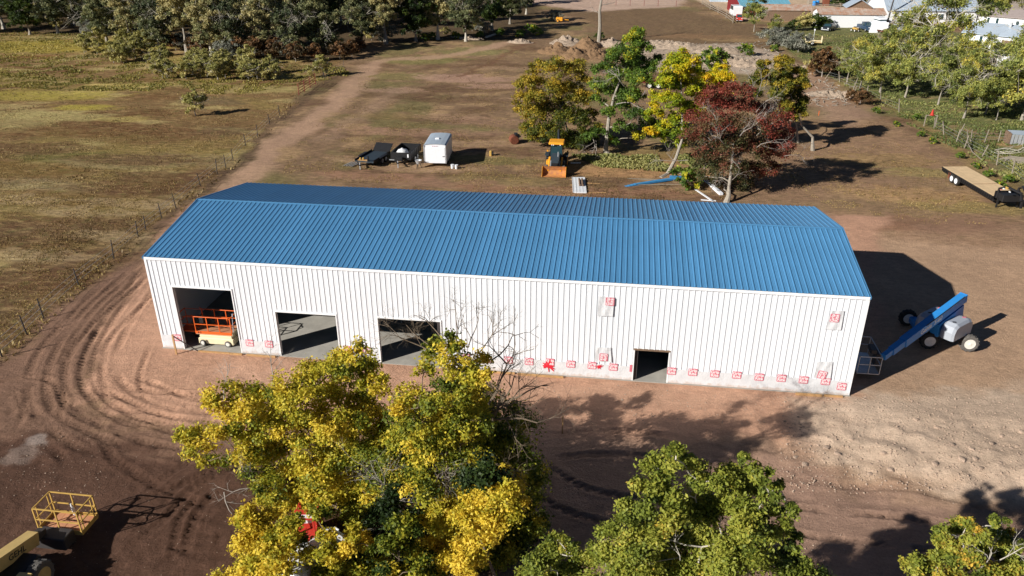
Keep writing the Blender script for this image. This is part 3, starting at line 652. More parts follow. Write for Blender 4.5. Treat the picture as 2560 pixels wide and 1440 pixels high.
def tree(name, label, base, blobs, n, size, leaf, bark, tr=.2, seed=1, group=None, cat='tree', t=.5, trunkpath=None, twigs=True, bare=(), trunk=True, dens=9., tvar=.28, bare_mat=None, limbs=True):
    rg = np.random.default_rng(seed); bs = np.array(base, float); root = thing(name, label, cat, bs, 0, group)
    bl = [(b[0]-bs[0], b[1]-bs[1], b[2]-bs[2], *b[3:]) for b in blobs]
    V_, F_, t_, subs = leaf_cloud(bl, n, size, seed, t, dens=dens, tvar=tvar)
    cen = np.array([b[:3] for b in bl]); zmin, zmax = cen[:,2].min(), cen[:,2].max(); cx, cy = cen[:,:2].mean(0)
    if trunk:
        mb = MB()
        if trunkpath is not None: tp = [np.array(q)-bs for q in trunkpath]
        else: tp = [np.array([0,0,-.2]), np.array([cx*.1+rg.normal()*.1, cy*.1, max(.6,zmin*.45)]), np.array([cx*.45, cy*.45, max(1.2,zmin*.85)]), np.array([cx*.9, cy*.9, zmin*.4+zmax*.5])]
        mb.tube(tp, [tr*1.25]+[tr*(1-.85*k/(len(tp)-1)) for k in range(1,len(tp))], 8, cap=True)
        if limbs:
            nodes = [((tp[k]*(1-u)+tp[k+1]*u), tr*.42*(1-.7*(k+u)/len(tp))) for k in range(len(tp)-1) for u in (0,.25,.5,.75) if k+u > .6]+[(tp[-1], tr*.2)]
            ax_ = np.array([q for q, _ in nodes])
            for i, c_ in sorted(subs, key=lambda q: np.linalg.norm(ax_-np.array(bl[q[0]][:3]), axis=1).min()):
                b_ = bl[i]; e = np.array(b_[:3])
                s_, rr_ = min(nodes, key=lambda q: np.linalg.norm(q[0]-e)+(1.2*max(0, q[0][2]-e[2]+.1)))
                r1_ = max(.016, rr_*.55); limb(mb, s_, e, max(.02, rr_*.85), r1_, rg, 5); nodes.append((e, r1_)); nodes.append(((s_+e)/2, (rr_*.85+r1_)/2))
                if twigs:
                    for q in c_[::2]: limb(mb, e, q, .022, .01, rg, 3, .1, 2)
        mb.build('trunk', bark, root)
    if len(bare):
        mb = MB()
        for p0, d, L, r, dep in bare: bare_twigs(mb, np.array(p0)-bs, np.array(d, float), L, r, dep, rg)
        mb.build('bare_branches', bare_mat or M_TWIG, root, kind='stuff')
    npmesh('crown', V_, F_, leaf, root, {'t':('FACE','FLOAT',t_)})
    return root
def PB_(lst, Y, jit, seed, tz=0):                            # crown lobes from outline points at a depth plane
    rg = np.random.default_rng(seed); out = []
    for q in lst:
        yy = (q[4] if len(q) > 4 and q[4] is not None else Y)+rg.uniform(-jit, jit); p = unY(q[0], q[1], yy)
        r = q[2]*np.dot(p-CAM, FX)/FPX*(1.16 if Y > 20 else 1.08); out.append((p[0], p[1], max(p[2], .4), r, q[3] if len(q) > 3 else .5))
    return out
# foreground: the big box-elder clump, four trees with their own trunks
A = PB_([(470,1085,30,.75),(455,1100,22,.8),(500,1110,42,.75),(555,1090,48,.7),(600,1140,44,.65),(520,1150,26,.7),(560,1000,48,.75),(610,1010,55,.75),(660,1010,48,.7),(640,1070,55,.68),(700,1060,65,.66),(650,1130,50,.6),(700,1150,60,.55),
  (700,980,42,.72),(760,1010,60,.7),(800,960,62,.66),(850,920,52,.66),(890,890,34,.62),(900,930,46,.68),(930,960,40,.75),(870,990,66,.68),(830,1060,72,.72),(900,1060,68,.8),(780,1090,66,.66),(950,1100,44,.6),(860,1140,72,.6),(790,1180,66,.66),
  (920,1170,60,.5),(730,1200,56,.62),(680,1230,42,.3),(640,1200,40,.35),(740,1270,52,.72),(800,1250,60,.66),(870,1230,60,.74),(690,1245,45,.7),(930,1250,56,.66),(980,1190,52,.35),(900,1300,50,.5),(850,1320,50,.22)], -12.2, 1.5, 11)
tree('box_elder_tree','large box elder with yellow and green leaves spreading widest to the left before the building',(15.9,-12.9,gh(15.9,-12.9)),A,86000,.125,L_ELDER,M_BARK,.26,101,cat='tree',
     bare=[(unY(560,1000,-11.5),(-.3,.6,.7),1.1,.03,3),(unY(680,960,-11.5),(.1,.6,1),1.2,.03,3),(unY(640,1220,-13),(-.7,-.2,.1),1.0,.03,3),(unY(660,1180,-13.5),(-.5,-.5,.4),.9,.025,4),(unY(560,1230,-13),(0,-.2,-.3),1.3,.03,3)])
B = PB_([(1120,860,32,.42),(1085,880,30,.5),(1150,880,30,.5),(1110,910,44,.5),(1060,930,26,.5),(1160,930,46,.6),(1205,905,30,.86),(1215,950,34,.9),(1195,990,42,.8),(1130,980,58,.45),(1090,1010,40,.4),(1020,990,36,.72),(1000,1030,42,.68),(1050,1050,52,.6),
  (1120,1060,60,.4),(1190,1050,48,.45),(1170,1110,58,.4),(1230,1080,32,.5),(1100,1120,58,.5),(1040,1120,50,.7),(1000,1090,36,.6),(1080,1180,60,.55),(1150,1170,56,.4),(1010,1170,48,.6),(1060,1230,52,.3),(1220,1160,40,.3),(1130,1240,50,.2)], -14.6, 1.4, 12)
B += [(18,-13,3.2,1.7,.3),(20,-13.3,3.4,1.8,.3),(22,-13.2,3.4,1.8,.3),(23.4,-13,3.2,1.5,.25),(22.6,-12.4,5,1.5,.3),(21,-12.2,5.4,1.7,.3),(19,-11.8,4.5,1.6,.3)]  # mostly hidden lobes, added behind the front leaves to fill out the cast shadow
tree('box_elder_tree','taller olive-yellow box elder whose bare grey branches reach up against the white wall',(20.8,-15.4,gh(20.8,-15.4)),B,70000,.115,L_ELDER,M_BARK,.25,102,
     bare=[(unY(1215,1080,-14.3),(.15,.1,1.6),1.9,.10,4),(unY(1222,1010,-14.3),(.6,.1,.9),1.8,.06,4),(unY(1225,1050,-14.3),(1.1,-.1,.35),1.9,.045,4),(unY(1228,1035,-14.3),(1.1,.1,.6),1.8,.04,4),(unY(1170,870,-14),(.3,.3,1),1.1,.03,4),(unY(1110,850,-14),(-.5,.3,.8),1.1,.03,4),
           (unY(1080,880,-14),(-1,.2,.3),1.3,.03,4),(unY(1070,860,-14),(-1,.2,.6),1.1,.03,4),(unY(1200,880,-14),(.7,.2,.9),1.2,.03,4),(unY(1140,850,-14.3),(.1,.3,1),1.1,.028,4),(unY(1230,900,-14),(.8,.2,.6),1.2,.03,4),(unY(1240,1160,-15),(.9,-.3,.2),1.3,.035,4)], bare_mat=M_BARK)
Cc = PB_([(1080,1310,42,.85),(1130,1290,52,.85),(1190,1260,52,.85),(1240,1290,50,.85),(1270,1240,40,.85),(1280,1200,34,.85),(1290,1260,30,.8),(1180,1330,58,.9),(1120,1350,52,.85),(1090,1375,44,.8),(1160,1390,48,.85),(1220,1350,46,.8),(1140,1410,32,.85)], -16.3, .8, 13)
Cd = PB_([(1270,1130,46,.3),(1310,1190,42,.3),(1260,1180,46,.25),(1305,1260,46,.3),(1290,1330,52,.25),(1240,1360,56,.2),(1250,1100,36,.3),(1220,1190,46,.25),(1330,1310,34,.25),(1240,1440,64,.15),(1330,1400,42,.2),(1210,1450,50,.2)], -14.0, 1.5, 14)
tree('box_elder_tree','golden round-topped box elder low in front of the shaded clump',(24.0,-17.5,gh(24,-17.5)),Cc,30000,.12,L_ELDER,M_BARK,.18,103, bare=[(unY(1020,1200,-14),(-.3,-.5,.3),1.8,.035,4),(unY(1090,1190,-14),(.4,-.5,.5),1.9,.035,4),(unY(1000,1280,-14),(.2,-.4,.6),1.8,.035,4)])
tree('box_elder_tree','dull olive box elder in shade on the right side of the big clump',(25.3,-13.6,gh(25.3,-13.6)),Cd,36000,.13,L_ELDER,M_BARK,.2,104)
D = PB_([(620,1300,36,.9),(660,1310,36,.9),(640,1350,50,.92),(690,1370,46,.8),(620,1390,50,.92),(680,1410,52,.85),(640,1440,60,.9),(730,1340,38,.55),(700,1345,30,.6),(735,1305,22,.5),(770,1420,40,.5),(720,1440,44,.6),(790,1290,30,.5),(760,1440,40,.6),(820,1410,36,.6),(800,1470,50,.6),(760,1370,34,.4),(820,1350,26,.8),(870,1345,36,.85),(900,1360,26,.8),(845,1380,30,.8),(880,1440,50,.5),(800,1440,44,.45),(960,1450,46,.6),(600,1470,60,.9),(700,1490,70,.7),(960,1370,30,.3),(1010,1330,40,.2),(1000,1400,50,.15),(1060,1430,50,.2)], -17.6, .8, 15)
tree('box_elder_tree','bright golden box elder cut by the bottom edge of the view',(16.2,-19.2,gh(16.2,-19.2)),D,52000,.12,L_ELDER,M_BARK,.2,105)
Gn = PB_([(940,1350,60,.15),(1000,1370,60,.12),(900,1410,60,.15),(1010,1270,56,.2),(1080,1290,50,.1),(960,1300,50,.25),(1050,1380,60,.1),(1150,1230,60,.12),(1200,1200,60,.15)], -15, 1.5, 16)
tree('understory_bush','dark green leafy undergrowth between the golden trees',(20.2,-15.8,gh(20.2,-15.8)),Gn,20000,.13,L_DKGREEN,M_BARK,.12,106,cat='bush',t=.2)
# cottonwoods at the lower right
E_ = PB_([(1690,1120,18,.6),(1690,1150,36,.5),(1650,1180,42,.45),(1720,1180,44,.45),(1615,1220,40,.4),(1680,1225,56,.45),(1750,1210,34,.4),(1860,1150,20,.5),(1850,1185,44,.5),(1900,1190,32,.45),(1815,1215,40,.4),(1870,1235,54,.45),(1925,1240,34,.4),(1950,1220,20,.4),
  (1590,1275,42,.4),(1650,1290,56,.45),(1730,1280,60,.45),(1800,1285,48,.3),(1870,1300,58,.4),(1940,1290,40,.3),(1980,1280,24,.35),(1560,1310,34,.4),(1545,1350,46,.5),(1610,1350,60,.5),(1690,1360,66,.55),(1770,1360,60,.55),(1850,1360,62,.45),(1930,1350,52,.35),(1985,1350,30,.3),
  (1520,1400,52,.45),(1590,1420,66,.5),(1670,1430,72,.5),(1760,1430,70,.5),(1850,1430,70,.45),(1930,1420,60,.35),(1990,1420,44,.3),(2020,1450,50,.3),(1500,1470,50,.4),(1700,1500,90,.5),(1850,1510,90,.5),(1600,1500,80,.5)], -20.6, 1.1, 17)
tree('cottonwood_tree','tall green cottonwood with white branches at the bottom centre right',(29.6,-19.9,gh(29.6,-19.9)),[(a,b_,c_,r_*.93,q_) for a,b_,c_,r_,q_ in E_],116000,.092,L_COTTON,M_BARKPALE,.13,107,tvar=.22,bare_mat=M_BARKPALE,
     bare=[(unY(px,py,-20.9),((px-1750)/300,-.2,.8),.8,.018,3) for px,py in ((1700,1400),(1780,1440),(1640,1420),(1850,1430))])
F_1 = PB_([(1395,1350,22,.5),(1375,1380,34,.4),(1420,1390,32,.4),(1360,1430,46,.4),(1440,1430,44,.4),(1400,1460,50,.4),(1340,1460,40,.4)], -18.6, .5, 18)
tree('cottonwood_tree','small green cottonwood sapling left of the tall cottonwood',(25.9,-18.8,gh(25.9,-18.8)),F_1,12000,.1,L_COTTON,M_BARKPALE,.08,108)
Gt = PB_([(2420,1310,20,.6),(2380,1330,30,.5),(2350,1335,18,.5),(2440,1345,28,.5),(2500,1310,20,.4),(2490,1345,26,.4),(2530,1350,26,.4),(2345,1370,28,.5),(2400,1385,38,.6),(2460,1390,32,.5),(2530,1400,40,.5),(2290,1420,34,.6),(2350,1430,44,.7),(2440,1440,50,.5),(2540,1450,50,.5)], -19.2, .8, 19)
tree('cottonwood_tree','sparse yellow-green cottonwood crown in the bottom right corner',(37.9,-18.6,gh(37.9,-18.6)),Gt,22000,.095,L_COTTON,M_BARKPALE,.1,109,bare_mat=M_BARKPALE,bare=[(unY(px,py,-19.6),(.1,-.3,.8),.8,.018,3) for px,py in ((2450,1420),(2500,1400))])
# behind the building
T1 = PB_([(1325,205,32,.75),(1350,165,22,.7),(1395,175,34,.7),(1440,180,34,.68),(1470,200,18,.7),(1320,250,36,.8),(1370,225,40,.78),(1420,230,36,.6),(1300,275,16,.8),(1345,285,36,.72),(1395,280,44,.45),(1450,250,34,.7),(1330,325,28,.5),(1375,335,36,.3),(1430,305,40,.3),(1470,290,24,.5),(1360,365,20,.4),(1345,350,22,.6),(1440,350,34,.2),(1480,330,26,.25),(1410,380,22,.2),(1470,375,22,.15)], 48.5, 1.8, 20)
tree('box_elder_tree','broad olive-gold tree behind the yellow backhoe',(22.3,48.5,gz(22.3,48.5)),T1,48000,.19,L_OLIVE,M_BARKGREY,.3,110,bare=[(unY(1480,340,46),(.3,-.3,-.6),2,.05,4),(unY(1490,350,46),(.1,-.2,-.8),2,.05,4)])
b2 = G3(1520,388)
T2 = PB_([(1595,85,20,.75),(1580,105,28,.7),(1610,125,26,.6),(1560,140,34,.45),(1600,160,38,.5),(1640,150,16,.4),(1530,150,20,.4),(1630,175,20,.4),(1510,180,28,.4),(1555,190,36,.5),(1600,205,34,.4),(1500,215,22,.4),(1530,230,36,.5),(1580,245,32,.4),(1495,250,18,.5),(1550,265,24,.3),(1520,285,18,.4),
  (1590,295,30,.25),(1625,310,20,.2),(1560,320,24,.3),(1500,335,20,.3),(1530,355,16,.4),(1590,342,16,1.),(1475,345,16,.3)], 46, 1.8, 21)
tree('cottonwood_tree','tallest bright green tree with a thick grey trunk behind the building',b2,T2,44000,.18,L_GREEN,M_BARKGREY,.36,111,trunkpath=[b2-[0,0,.2],unY(1514,378,45.9),unY(1522,300,46),unY(1535,240,46.2),unY(1570,150,46.5)],bare=[(unY(1560,215,45),(-.5,-.3,.6),2.4,.06,4),(unY(1540,260,45.5),(.5,-.3,.3),2.6,.06,4)])
b3 = G3(1652,444)
T3 = PB_([(1700,145,24,.55),(1725,160,24,.6),(1690,170,30,.5),(1735,190,28,.5),(1665,205,26,.35),(1700,215,36,.45),(1645,245,22,.5),(1745,230,24,.45),(1680,255,28,.4),(1715,270,26,.4),(1640,290,22,.45),(1630,265,14,.9),(1680,305,26,.35),(1735,290,24,.5),(1705,335,26,.2),(1660,325,20,.25),(1650,340,16,.3),(1625,330,14,.85),(1690,360,18,.2),(1760,270,18,.6)], 43, 1.4, 22)
tree('leaning_tree','lime-yellow tree with a bare trunk leaning up from the right',b3,T3,38000,.18,L_LIME,M_BARKGREY,.26,112,trunkpath=[b3-[0,0,.2],unY(1668,436,39.3),unY(1690,395,40.2),unY(1705,350,41.5),unY(1706,270,42.6),unY(1702,200,43)])
T4 = PB_([(1800,172,16,.85),(1785,190,22,.85),(1815,195,20,.85),(1765,205,20,.9),(1795,215,26,.75),(1770,240,24,.6),(1825,225,18,.7),(1745,245,18,.5)], 52, 1.2, 23)
tree('small_tree','small orange-yellow tree behind the lime tree',(44.5,52,gz(44.5,52)),T4,14000,.18,L_LIME,M_BARKGREY,.14,113,t=.85)
T5a = PB_([(1912,160,15,.7),(1905,185,20,.65),(1890,205,16,.4),(1920,205,18,.7),(1870,215,12,.4),(1885,235,16,.3)], 53, 1, 24)
tree('small_tree','narrow yellow-green tree rising behind the red tree',(47.2,53,gz(47.2,53)),T5a,9000,.18,L_OLIVE,M_BARKGREY,.12,114,t=.6)
T5b = PB_([(1960,155,20,.75),(1950,175,22,.65),(1985,185,24,.6),(1960,205,26,.6),(1995,215,24,.5),(1945,235,22,.45),(1980,245,30,.55),(2000,265,16,.3),(1955,275,26,.6),(1985,285,22,.5),(1940,295,16,.5)], 50, 1.3, 25)
tree('box_elder_tree','olive-yellow tree at the right end of the clump behind the building',(48.2,50,gz(48.2,50)),T5b,30000,.19,L_OLIVE,M_BARKGREY,.2,115,t=.6)
b6 = G3(1815,506)
T6 = PB_([(1790,232,28,.8),(1830,225,26,.85),(1870,235,24,.7),(1770,265,32,.8),(1820,270,36,.85),(1875,275,34,.65),(1920,275,26,.7),(1950,300,26,.75),(1740,300,28,.75),(1790,315,38,.6),(1845,325,42,.4),(1900,325,38,.6),(1955,345,28,.8),(1730,340,26,.7),(1760,365,34,.4),(1820,375,44,.25),(1880,375,42,.45),(1935,385,32,.85),(1965,370,20,.85),(1770,410,32,.2),(1825,425,40,.2),(1880,430,36,.5),(1925,425,24,.6),(1800,455,24,.15),(1860,465,26,.3),(1760,440,18,.15)], 34.2, 1.8, 26)
tree('crabapple_tree','wide dark red-leaved tree with bare grey twigs beside the rear roof edge',b6,T6,56000,.15,L_RED,M_BARKGREY,.26,116,dens=12,trunkpath=[b6-[0,0,.2],unY(1822,488,31.6),unY(1822,470,31.9),unY(1830,410,33),unY(1835,330,34)],
     bare=[(unY(1890,250+30*k,33),( .3+.1*k,-.1,.8-.1*k),1.7,.035,4) for k in range(5)]+[(unY(1960,390,34),(1,.1,.3),1.5,.04,4),(unY(1790,300,33),(-.3,-.3,.8),1.2,.04,4),(unY(1850,340,32.5),(.2,-.5,.8),1.5,.05,4),(unY(1810,360,32.3),(-.3,-.5,.6),1.4,.05,4),(unY(1830,450,31.5),(.3,-.4,.5),1.6,.03,4),(unY(1720,400,34),(-.8,-.1,.1),2,.04,3),(unY(1780,480,32),(-.2,-.2,.7),1.5,.03,4),(unY(1880,230,33.5),(.2,0,1),1.2,.035,4)])
# ---- prototypes for the repeated trees, copied below
def proto(name, cat, H, R, n, size, leaf, bark, seed, tall=.35, trunks=1, t=.5, bare=0, tvar=.28, nb=11):
    rg = np.random.default_rng(seed); bl = []
    for k in range(nb):
        u = (k+.5)/nb; z = H*(tall+(1-tall)*u*.93); rr = R*math.sin(math.pi*min(.97, .18+.78*u))**.7; a = k*2.4+rg.uniform(-.4,.4); q = rg.uniform(.25,.75)*rr
        bl.append((q*math.cos(a), q*math.sin(a), z, rr*rg.uniform(.42,.6), t+rg.normal()*.15))
    bb = [((0,0,H*.35),(rg.normal()*.5,rg.normal()*.5,.6),H*.35,.06,3) for _ in range(bare)]
    r_ = tree(name, 'x', (0,0,0), bl, n, size, leaf, bark, (.028 if 'poplar' not in name else .017)*H if trunks == 1 else .018*H, seed, None, cat, bare=bb, dens=4, tvar=tvar, bare_mat=M_BARKPALE)
    KIDS[r_.name] = list(c for c in COL.objects if c.parent == r_); return r_
used = set()
def place(P, loc, rot, s_, label, group=None, name=None):
    if P.name not in used:
        used.add(P.name); P.location = loc; P.rotation_euler = (0,0,rot); P.scale = (s_,)*3 if not hasattr(s_,'__len__') else s_; P['label'] = label
        if group: P['group'] = group
        return P
    return dup(P, loc, rot, s_, label, group)
W = [proto('cottonwood_tree','tree',13,4.2,18750,.30,L_WOOD,M_BARKGREY,301,.14,t=.45,bare=3,nb=16), proto('cottonwood_tree','tree',14,3.8,16250,.30,L_WOOD,M_BARKPALE,302,.18,t=.75,bare=4,nb=15),
     proto('cottonwood_tree','tree',12,4.2,13750,.30,L_WOOD,M_BARKPALE,303,.16,t=.35,bare=8,nb=14), proto('cottonwood_tree','tree',15,4.,17500,.30,L_WOOD,M_BARKGREY,304,.2,t=.9,bare=2,nb=16), proto('cottonwood_tree','tree',13,4.5,18750,.30,L_DKGREEN,M_BARKGREY,305,.12,t=.5,nb=16)]
rg = np.random.default_rng(55)
FRONT = [(10,72,1,'leftmost cottonwood standing behind the tall yellow grass'),(75,86,4,'dark cottonwood behind the meadow near the left edge'),(145,84,2,'pale-trunked cottonwood above the meadow'),(205,82,0,'grey-green cottonwood with a visible trunk above the meadow'),(268,104,0,'grey-green cottonwood above the willow scrub'),(330,112,3,'olive cottonwood rising above the willow scrub'),
  (400,126,2,'thin twiggy cottonwood behind the scrub'),(470,132,3,'olive cottonwood at the edge of the dark wood'),(530,140,1,'tall light cottonwood next to the white dead shrub'),(590,140,2,'bare-twigged cottonwood behind the rust-brown bushes'),(660,138,1,'pale-barked cottonwood above the rust-brown bushes'),(735,140,2,'cottonwood with ghost-white upper branches'),(800,136,0,'grey-green cottonwood by the dark gap in the wood'),
  (905,112,0,'leafy cottonwood with a stout pale trunk by the track'),(965,110,3,'olive cottonwood with a pale leaning trunk by the track'),(1040,104,4,'dark green cottonwood behind the shaded lawn'),(1095,100,1,'slim light cottonwood near the shaded lawn'),(1165,106,2,'sparse cottonwood with a straight grey trunk at the wood edge'),(1230,78,4,'dark cottonwood at the right end of the wood'),(1275,60,0,'last grey-green cottonwood before the open ground')]
for px, py, k, lab in FRONT:
    p = G3(px, py); place(W[k], p, rg.uniform(0,6.28), rg.uniform(.85,1.12), lab)
DW = 'cottonwoods filling the dark wood beyond the field'
for k in range(96):
    row = k % 5; px = rg.uniform(-60, 1320); py = np.interp(px, [-60,150,600,830,1000,1290],[62,70,118,92,86,50])-10-row*13-rg.uniform(0,8)
    if 830 < px < 1100 and row == 0 and rg.random() < .5: continue
    p = G3(px, max(py, -28)); place(W[rg.integers(0,5)], p, rg.uniform(0,6.28), rg.uniform(.8,1.15), 'grey-green cottonwood deep in the dense wood beyond the field', DW)
for k in range(16):
    p = G3(-120-rg.uniform(0,500), rg.uniform(20,90)); dup(W[k % 5], p, rg.uniform(0,6), 1, 'grey-green cottonwood deep in the dense wood beyond the field', DW)
# shrubs
Sp = {'rust':proto('brown_shrub','shrub',3.2,2.,2600,.26,L_RUST,M_TWIG,311,.15,2,nb=8), 'scrub':proto('willow_shrub','shrub',3.4,1.5,2400,.22,L_SCRUB,M_TWIG,312,.15,2,nb=8,bare=3), 'sage':proto('grey_shrub','shrub',3,2.2,3000,.22,L_SAGE,M_TWIG,313,.12,2,nb=9,bare=3),
      'green':proto('green_shrub','shrub',1.6,1.2,1500,.2,L_GREEN,M_TWIG,314,.15,2,nb=7), 'dark':proto('dark_shrub','shrub',3,2.2,2600,.26,L_DKGREEN,M_TWIG,315,.12,2,nb=9), 'yel':proto('yellow_shrub','shrub',2.6,1.5,2200,.2,L_SCRUB,M_TWIG,316,.15,2,t=.75,nb=8)}
def shrubs(kind, lst, label, group, s0=.8, s1=1.2):
    for q in lst:
        p = G3(q[0], q[1]); s_ = rg.uniform(s0, s1)*(q[2] if len(q) > 2 and q[2] else 1); place(Sp[kind], p, rg.uniform(0,6.28), s_, q[3] if len(q) > 3 else label, None if len(q) > 3 else group)
shrubs('rust',[(440,125),(500,135),(600,148,1.1),(640,152,1.2),(690,150,1.2),(740,155,1.2),(790,152),(850,148,1.1),(880,140),(700,130,1.2),(620,130,1.1),(560,138),(900,128,.8)],'rust-brown shrub along the foot of the dark wood','rust-brown shrubs along the foot of the wood')
shrubs('scrub',[(int(210+rg.uniform(0,170)),int(120+rg.uniform(-18,40))) for _ in range(20)]+[(int(390+rg.uniform(0,240)),int(175+rg.uniform(-12,32))) for _ in range(26)]+[(int(630+rg.uniform(0,60)),int(190+rg.uniform(-6,16)),.8) for _ in range(6)],'pale yellow-green willow shrub in the thicket at the field edge','willow thicket at the upper edge of the field')
shrubs('scrub',[(490,290,1.2,'lone pale green sapling standing in the open field'),(808,192,1.1,'yellow-green bush by the field gate'),(775,196,.7,'small green bush just left of the yellow one by the gate')],'','')
for px, py, s_, lab in [(572,152,1.2,'white twiggy dead shrub at the foot of the wood'),(1935,115,1.2,'taller grey sagebrush left of the cream utility trailer'),(1965,120,1.1,'grey sagebrush between the other two on the lawn edge'),(1995,132,1.2,'rounded grey sagebrush nearest the cream utility trailer'),(1975,126,.9,'low grey sagebrush under the rounded one'),(1385,52,.9,'grey brush heap beside the orange implement')]:
    place(Sp['sage'], G3(px,py), rg.uniform(0,6), s_, lab)
for px, py, s_, lab in [(2055,190,1.5,'rust-brown bush below the cream utility trailer'),(2075,186,1.1,'rust-brown bush right of the larger one by the lawn fence'),(2150,262,.7,'low rust-brown bush on the dirt by the right fence'),(2125,250,.5,'small brown weed clump left of the fence bush')]:
    place(Sp['rust'], G3(px,py), rg.uniform(0,6), s_, lab)
for px, py, s_, lab in [(2032,180,.9,'small yellow-green bush below the rust-brown bush'),(1995,76,1.,'yellow bush before the long white shed'),(1930,78,.8,'green-brown bush on the lawn edge left of the shed'),(2008,74,1.4,'golden bush against the long white shed')]:
    place(Sp['yel'], G3(px,py), rg.uniform(0,6), s_, lab)
shrubs('dark',[(2035,73,1,'dark green bush before the long white shed'),(2060,70,1,'brown-green bush right of the dark one at the shed'),(2050,74,.8,'dark low bush at the shed wall near the black car'),(1985,76,.9,'dark bush at the left end of the hedge by the shed'),(2120,14,1.6,'dense green tree crown left of the grey house'),(2145,14,1.5,'green bush left of the grey-roofed house'),(2100,16,1.3,'green bush behind the white shed roof'),
  (2440,28,1.4,'dark green hedge bush above the upper mobile home'),(2470,30,1.6,'dark green hedge bush right of the hedge start'),(2500,32,1.8,'large dark hedge bush by the dirt road'),(1500,98,.6,'small green bush at the foot of the dead pole tree')],'','')
shrubs('green',[(1330,85),(1345,90),(1300,95),(1200,95),(1140,98),(1080,100),(1060,103),(1250,90)],'low green weed clump in the shade of the wood','green weeds in the shade of the wood')
shrubs('green',[(1865,140,1.5,'green bush on the old wood chips behind the orange tree'),(1790,160,1.6,'wide green bush behind the lime tree'),(1770,170,1.3,'dark green bush right behind the lime tree crown'),(1935,130,.8,'small green bush on the chip ground near the sagebrush'),(1715,470,1.1,'green bush at the end of the blue panels')],'','')
shrubs('green',[(2290,300,.5),(2240,318,.5),(2300,345,.5),(2330,360,.4),(2400,395,.5),(2440,420,.4),(2190,285,.5),(2470,440,.5),(2520,455,.5),(2500,470,.4)],'low green weed along the right fence','green weeds along the right fence')
for kind, lab, grp, n_ in (('sage','grey twiggy brush at the foot of the dark wood','grey brush along the foot of the wood',16),('yel','olive brush between the trunks of the dark wood','olive brush along the foot of the wood',20)):
    pts_ = []
    for k in range(n_): px = rg.uniform(0, 1240); pts_.append((px, np.interp(px, [0,150,330,600,830,1000,1300],[70,80,110,138,138,96,80])-rg.uniform(0,14), rg.uniform(.8,1.3)))
    shrubs(kind, pts_, lab, grp)
# row of poplars right
Pp = [proto('poplar_tree','tree',8,3.1,13000,.18,L_POPLAR,M_BARKGREY,321,.2,t=.38,bare=6,nb=14), proto('poplar_tree','tree',7.5,2.7,11000,.18,L_POPLAR,M_BARKGREY,322,.24,t=.25,bare=8,nb=13), proto('poplar_tree','tree',8.5,3.3,13000,.18,L_POPLAR,M_BARKGREY,323,.22,t=.5,bare=5,nb=15)]
for px, py, k, s_, lab in [(2118,205,1,.75,'small poplar at the left end of the poplar row'),(2150,222,0,.9,'second poplar from the left end of the row by the fence'),(2200,232,2,.95,'poplar left of the dark gap in the row'),(2262,243,0,1.05,'yellow-green poplar right over the dark shaded gap'),(2235,190,2,1.,'poplar behind the left half of the row'),
   (2345,262,1,.95,'poplar right of the dark gap, with a low crown'),(2408,297,0,.95,'poplar with white stems at its foot nearest the fence'),(2462,288,1,.75,'small slim poplar in the mown grass'),(2500,262,1,.95,'greyish poplar behind the slim one'),(2490,300,1,.6,'little poplar right of the slim one'),(2555,300,2,1.35,'large yellow poplar at the right edge'),
   (2440,235,2,.9,'poplar below the white house'),(2380,225,0,.9,'poplar between the tall one and the low crown'),(2335,172,2,1.75,'tallest golden poplar, before the grey-roofed house'),(2290,160,0,.9,'poplar just left of the tallest one'),(2560,225,0,1.4,'yellow poplar behind the right edge one')]:
    place(Pp[k], G3(px, py), rg.uniform(0,6.28), s_*1.14, lab)
for px, py, k, s_, lab in [(1885,78,1,1.05,'slim poplar beside the red pickup'),(1935,80,0,.5,'round dark poplar bush on the far lawn'),(2545,45,2,1.3,'dark broad tree behind the upper mobile home')]:
    place(Pp[k], G3(px, py), rg.uniform(0,6.28), s_, lab)
# dead pole tree
p = G3(1497,103); t = thing('dead_tree','bare grey dead tree trunk standing alone behind the mulch piles','tree',p); mb = MB(); r5 = np.random.default_rng(5)
mb.tube([(0,0,-.2),(.1,0,3),(-.1,.1,6),(.25,0,9),(.1,0,12)],[.42,.34,.28,.2,.12],7); mb.build('trunk',M_BARKGREY,t)
mb = MB()
for z, dx in ((5.5,-1),(7,1),(8.5,-1),(9.5,1),(10.8,-1),(11.5,1)): bare_twigs(mb, (0,0,z), np.array((dx,.2,.7)), 2.2, .07, 2, r5)
mb.build('bare_branches',M_TWIG,t)
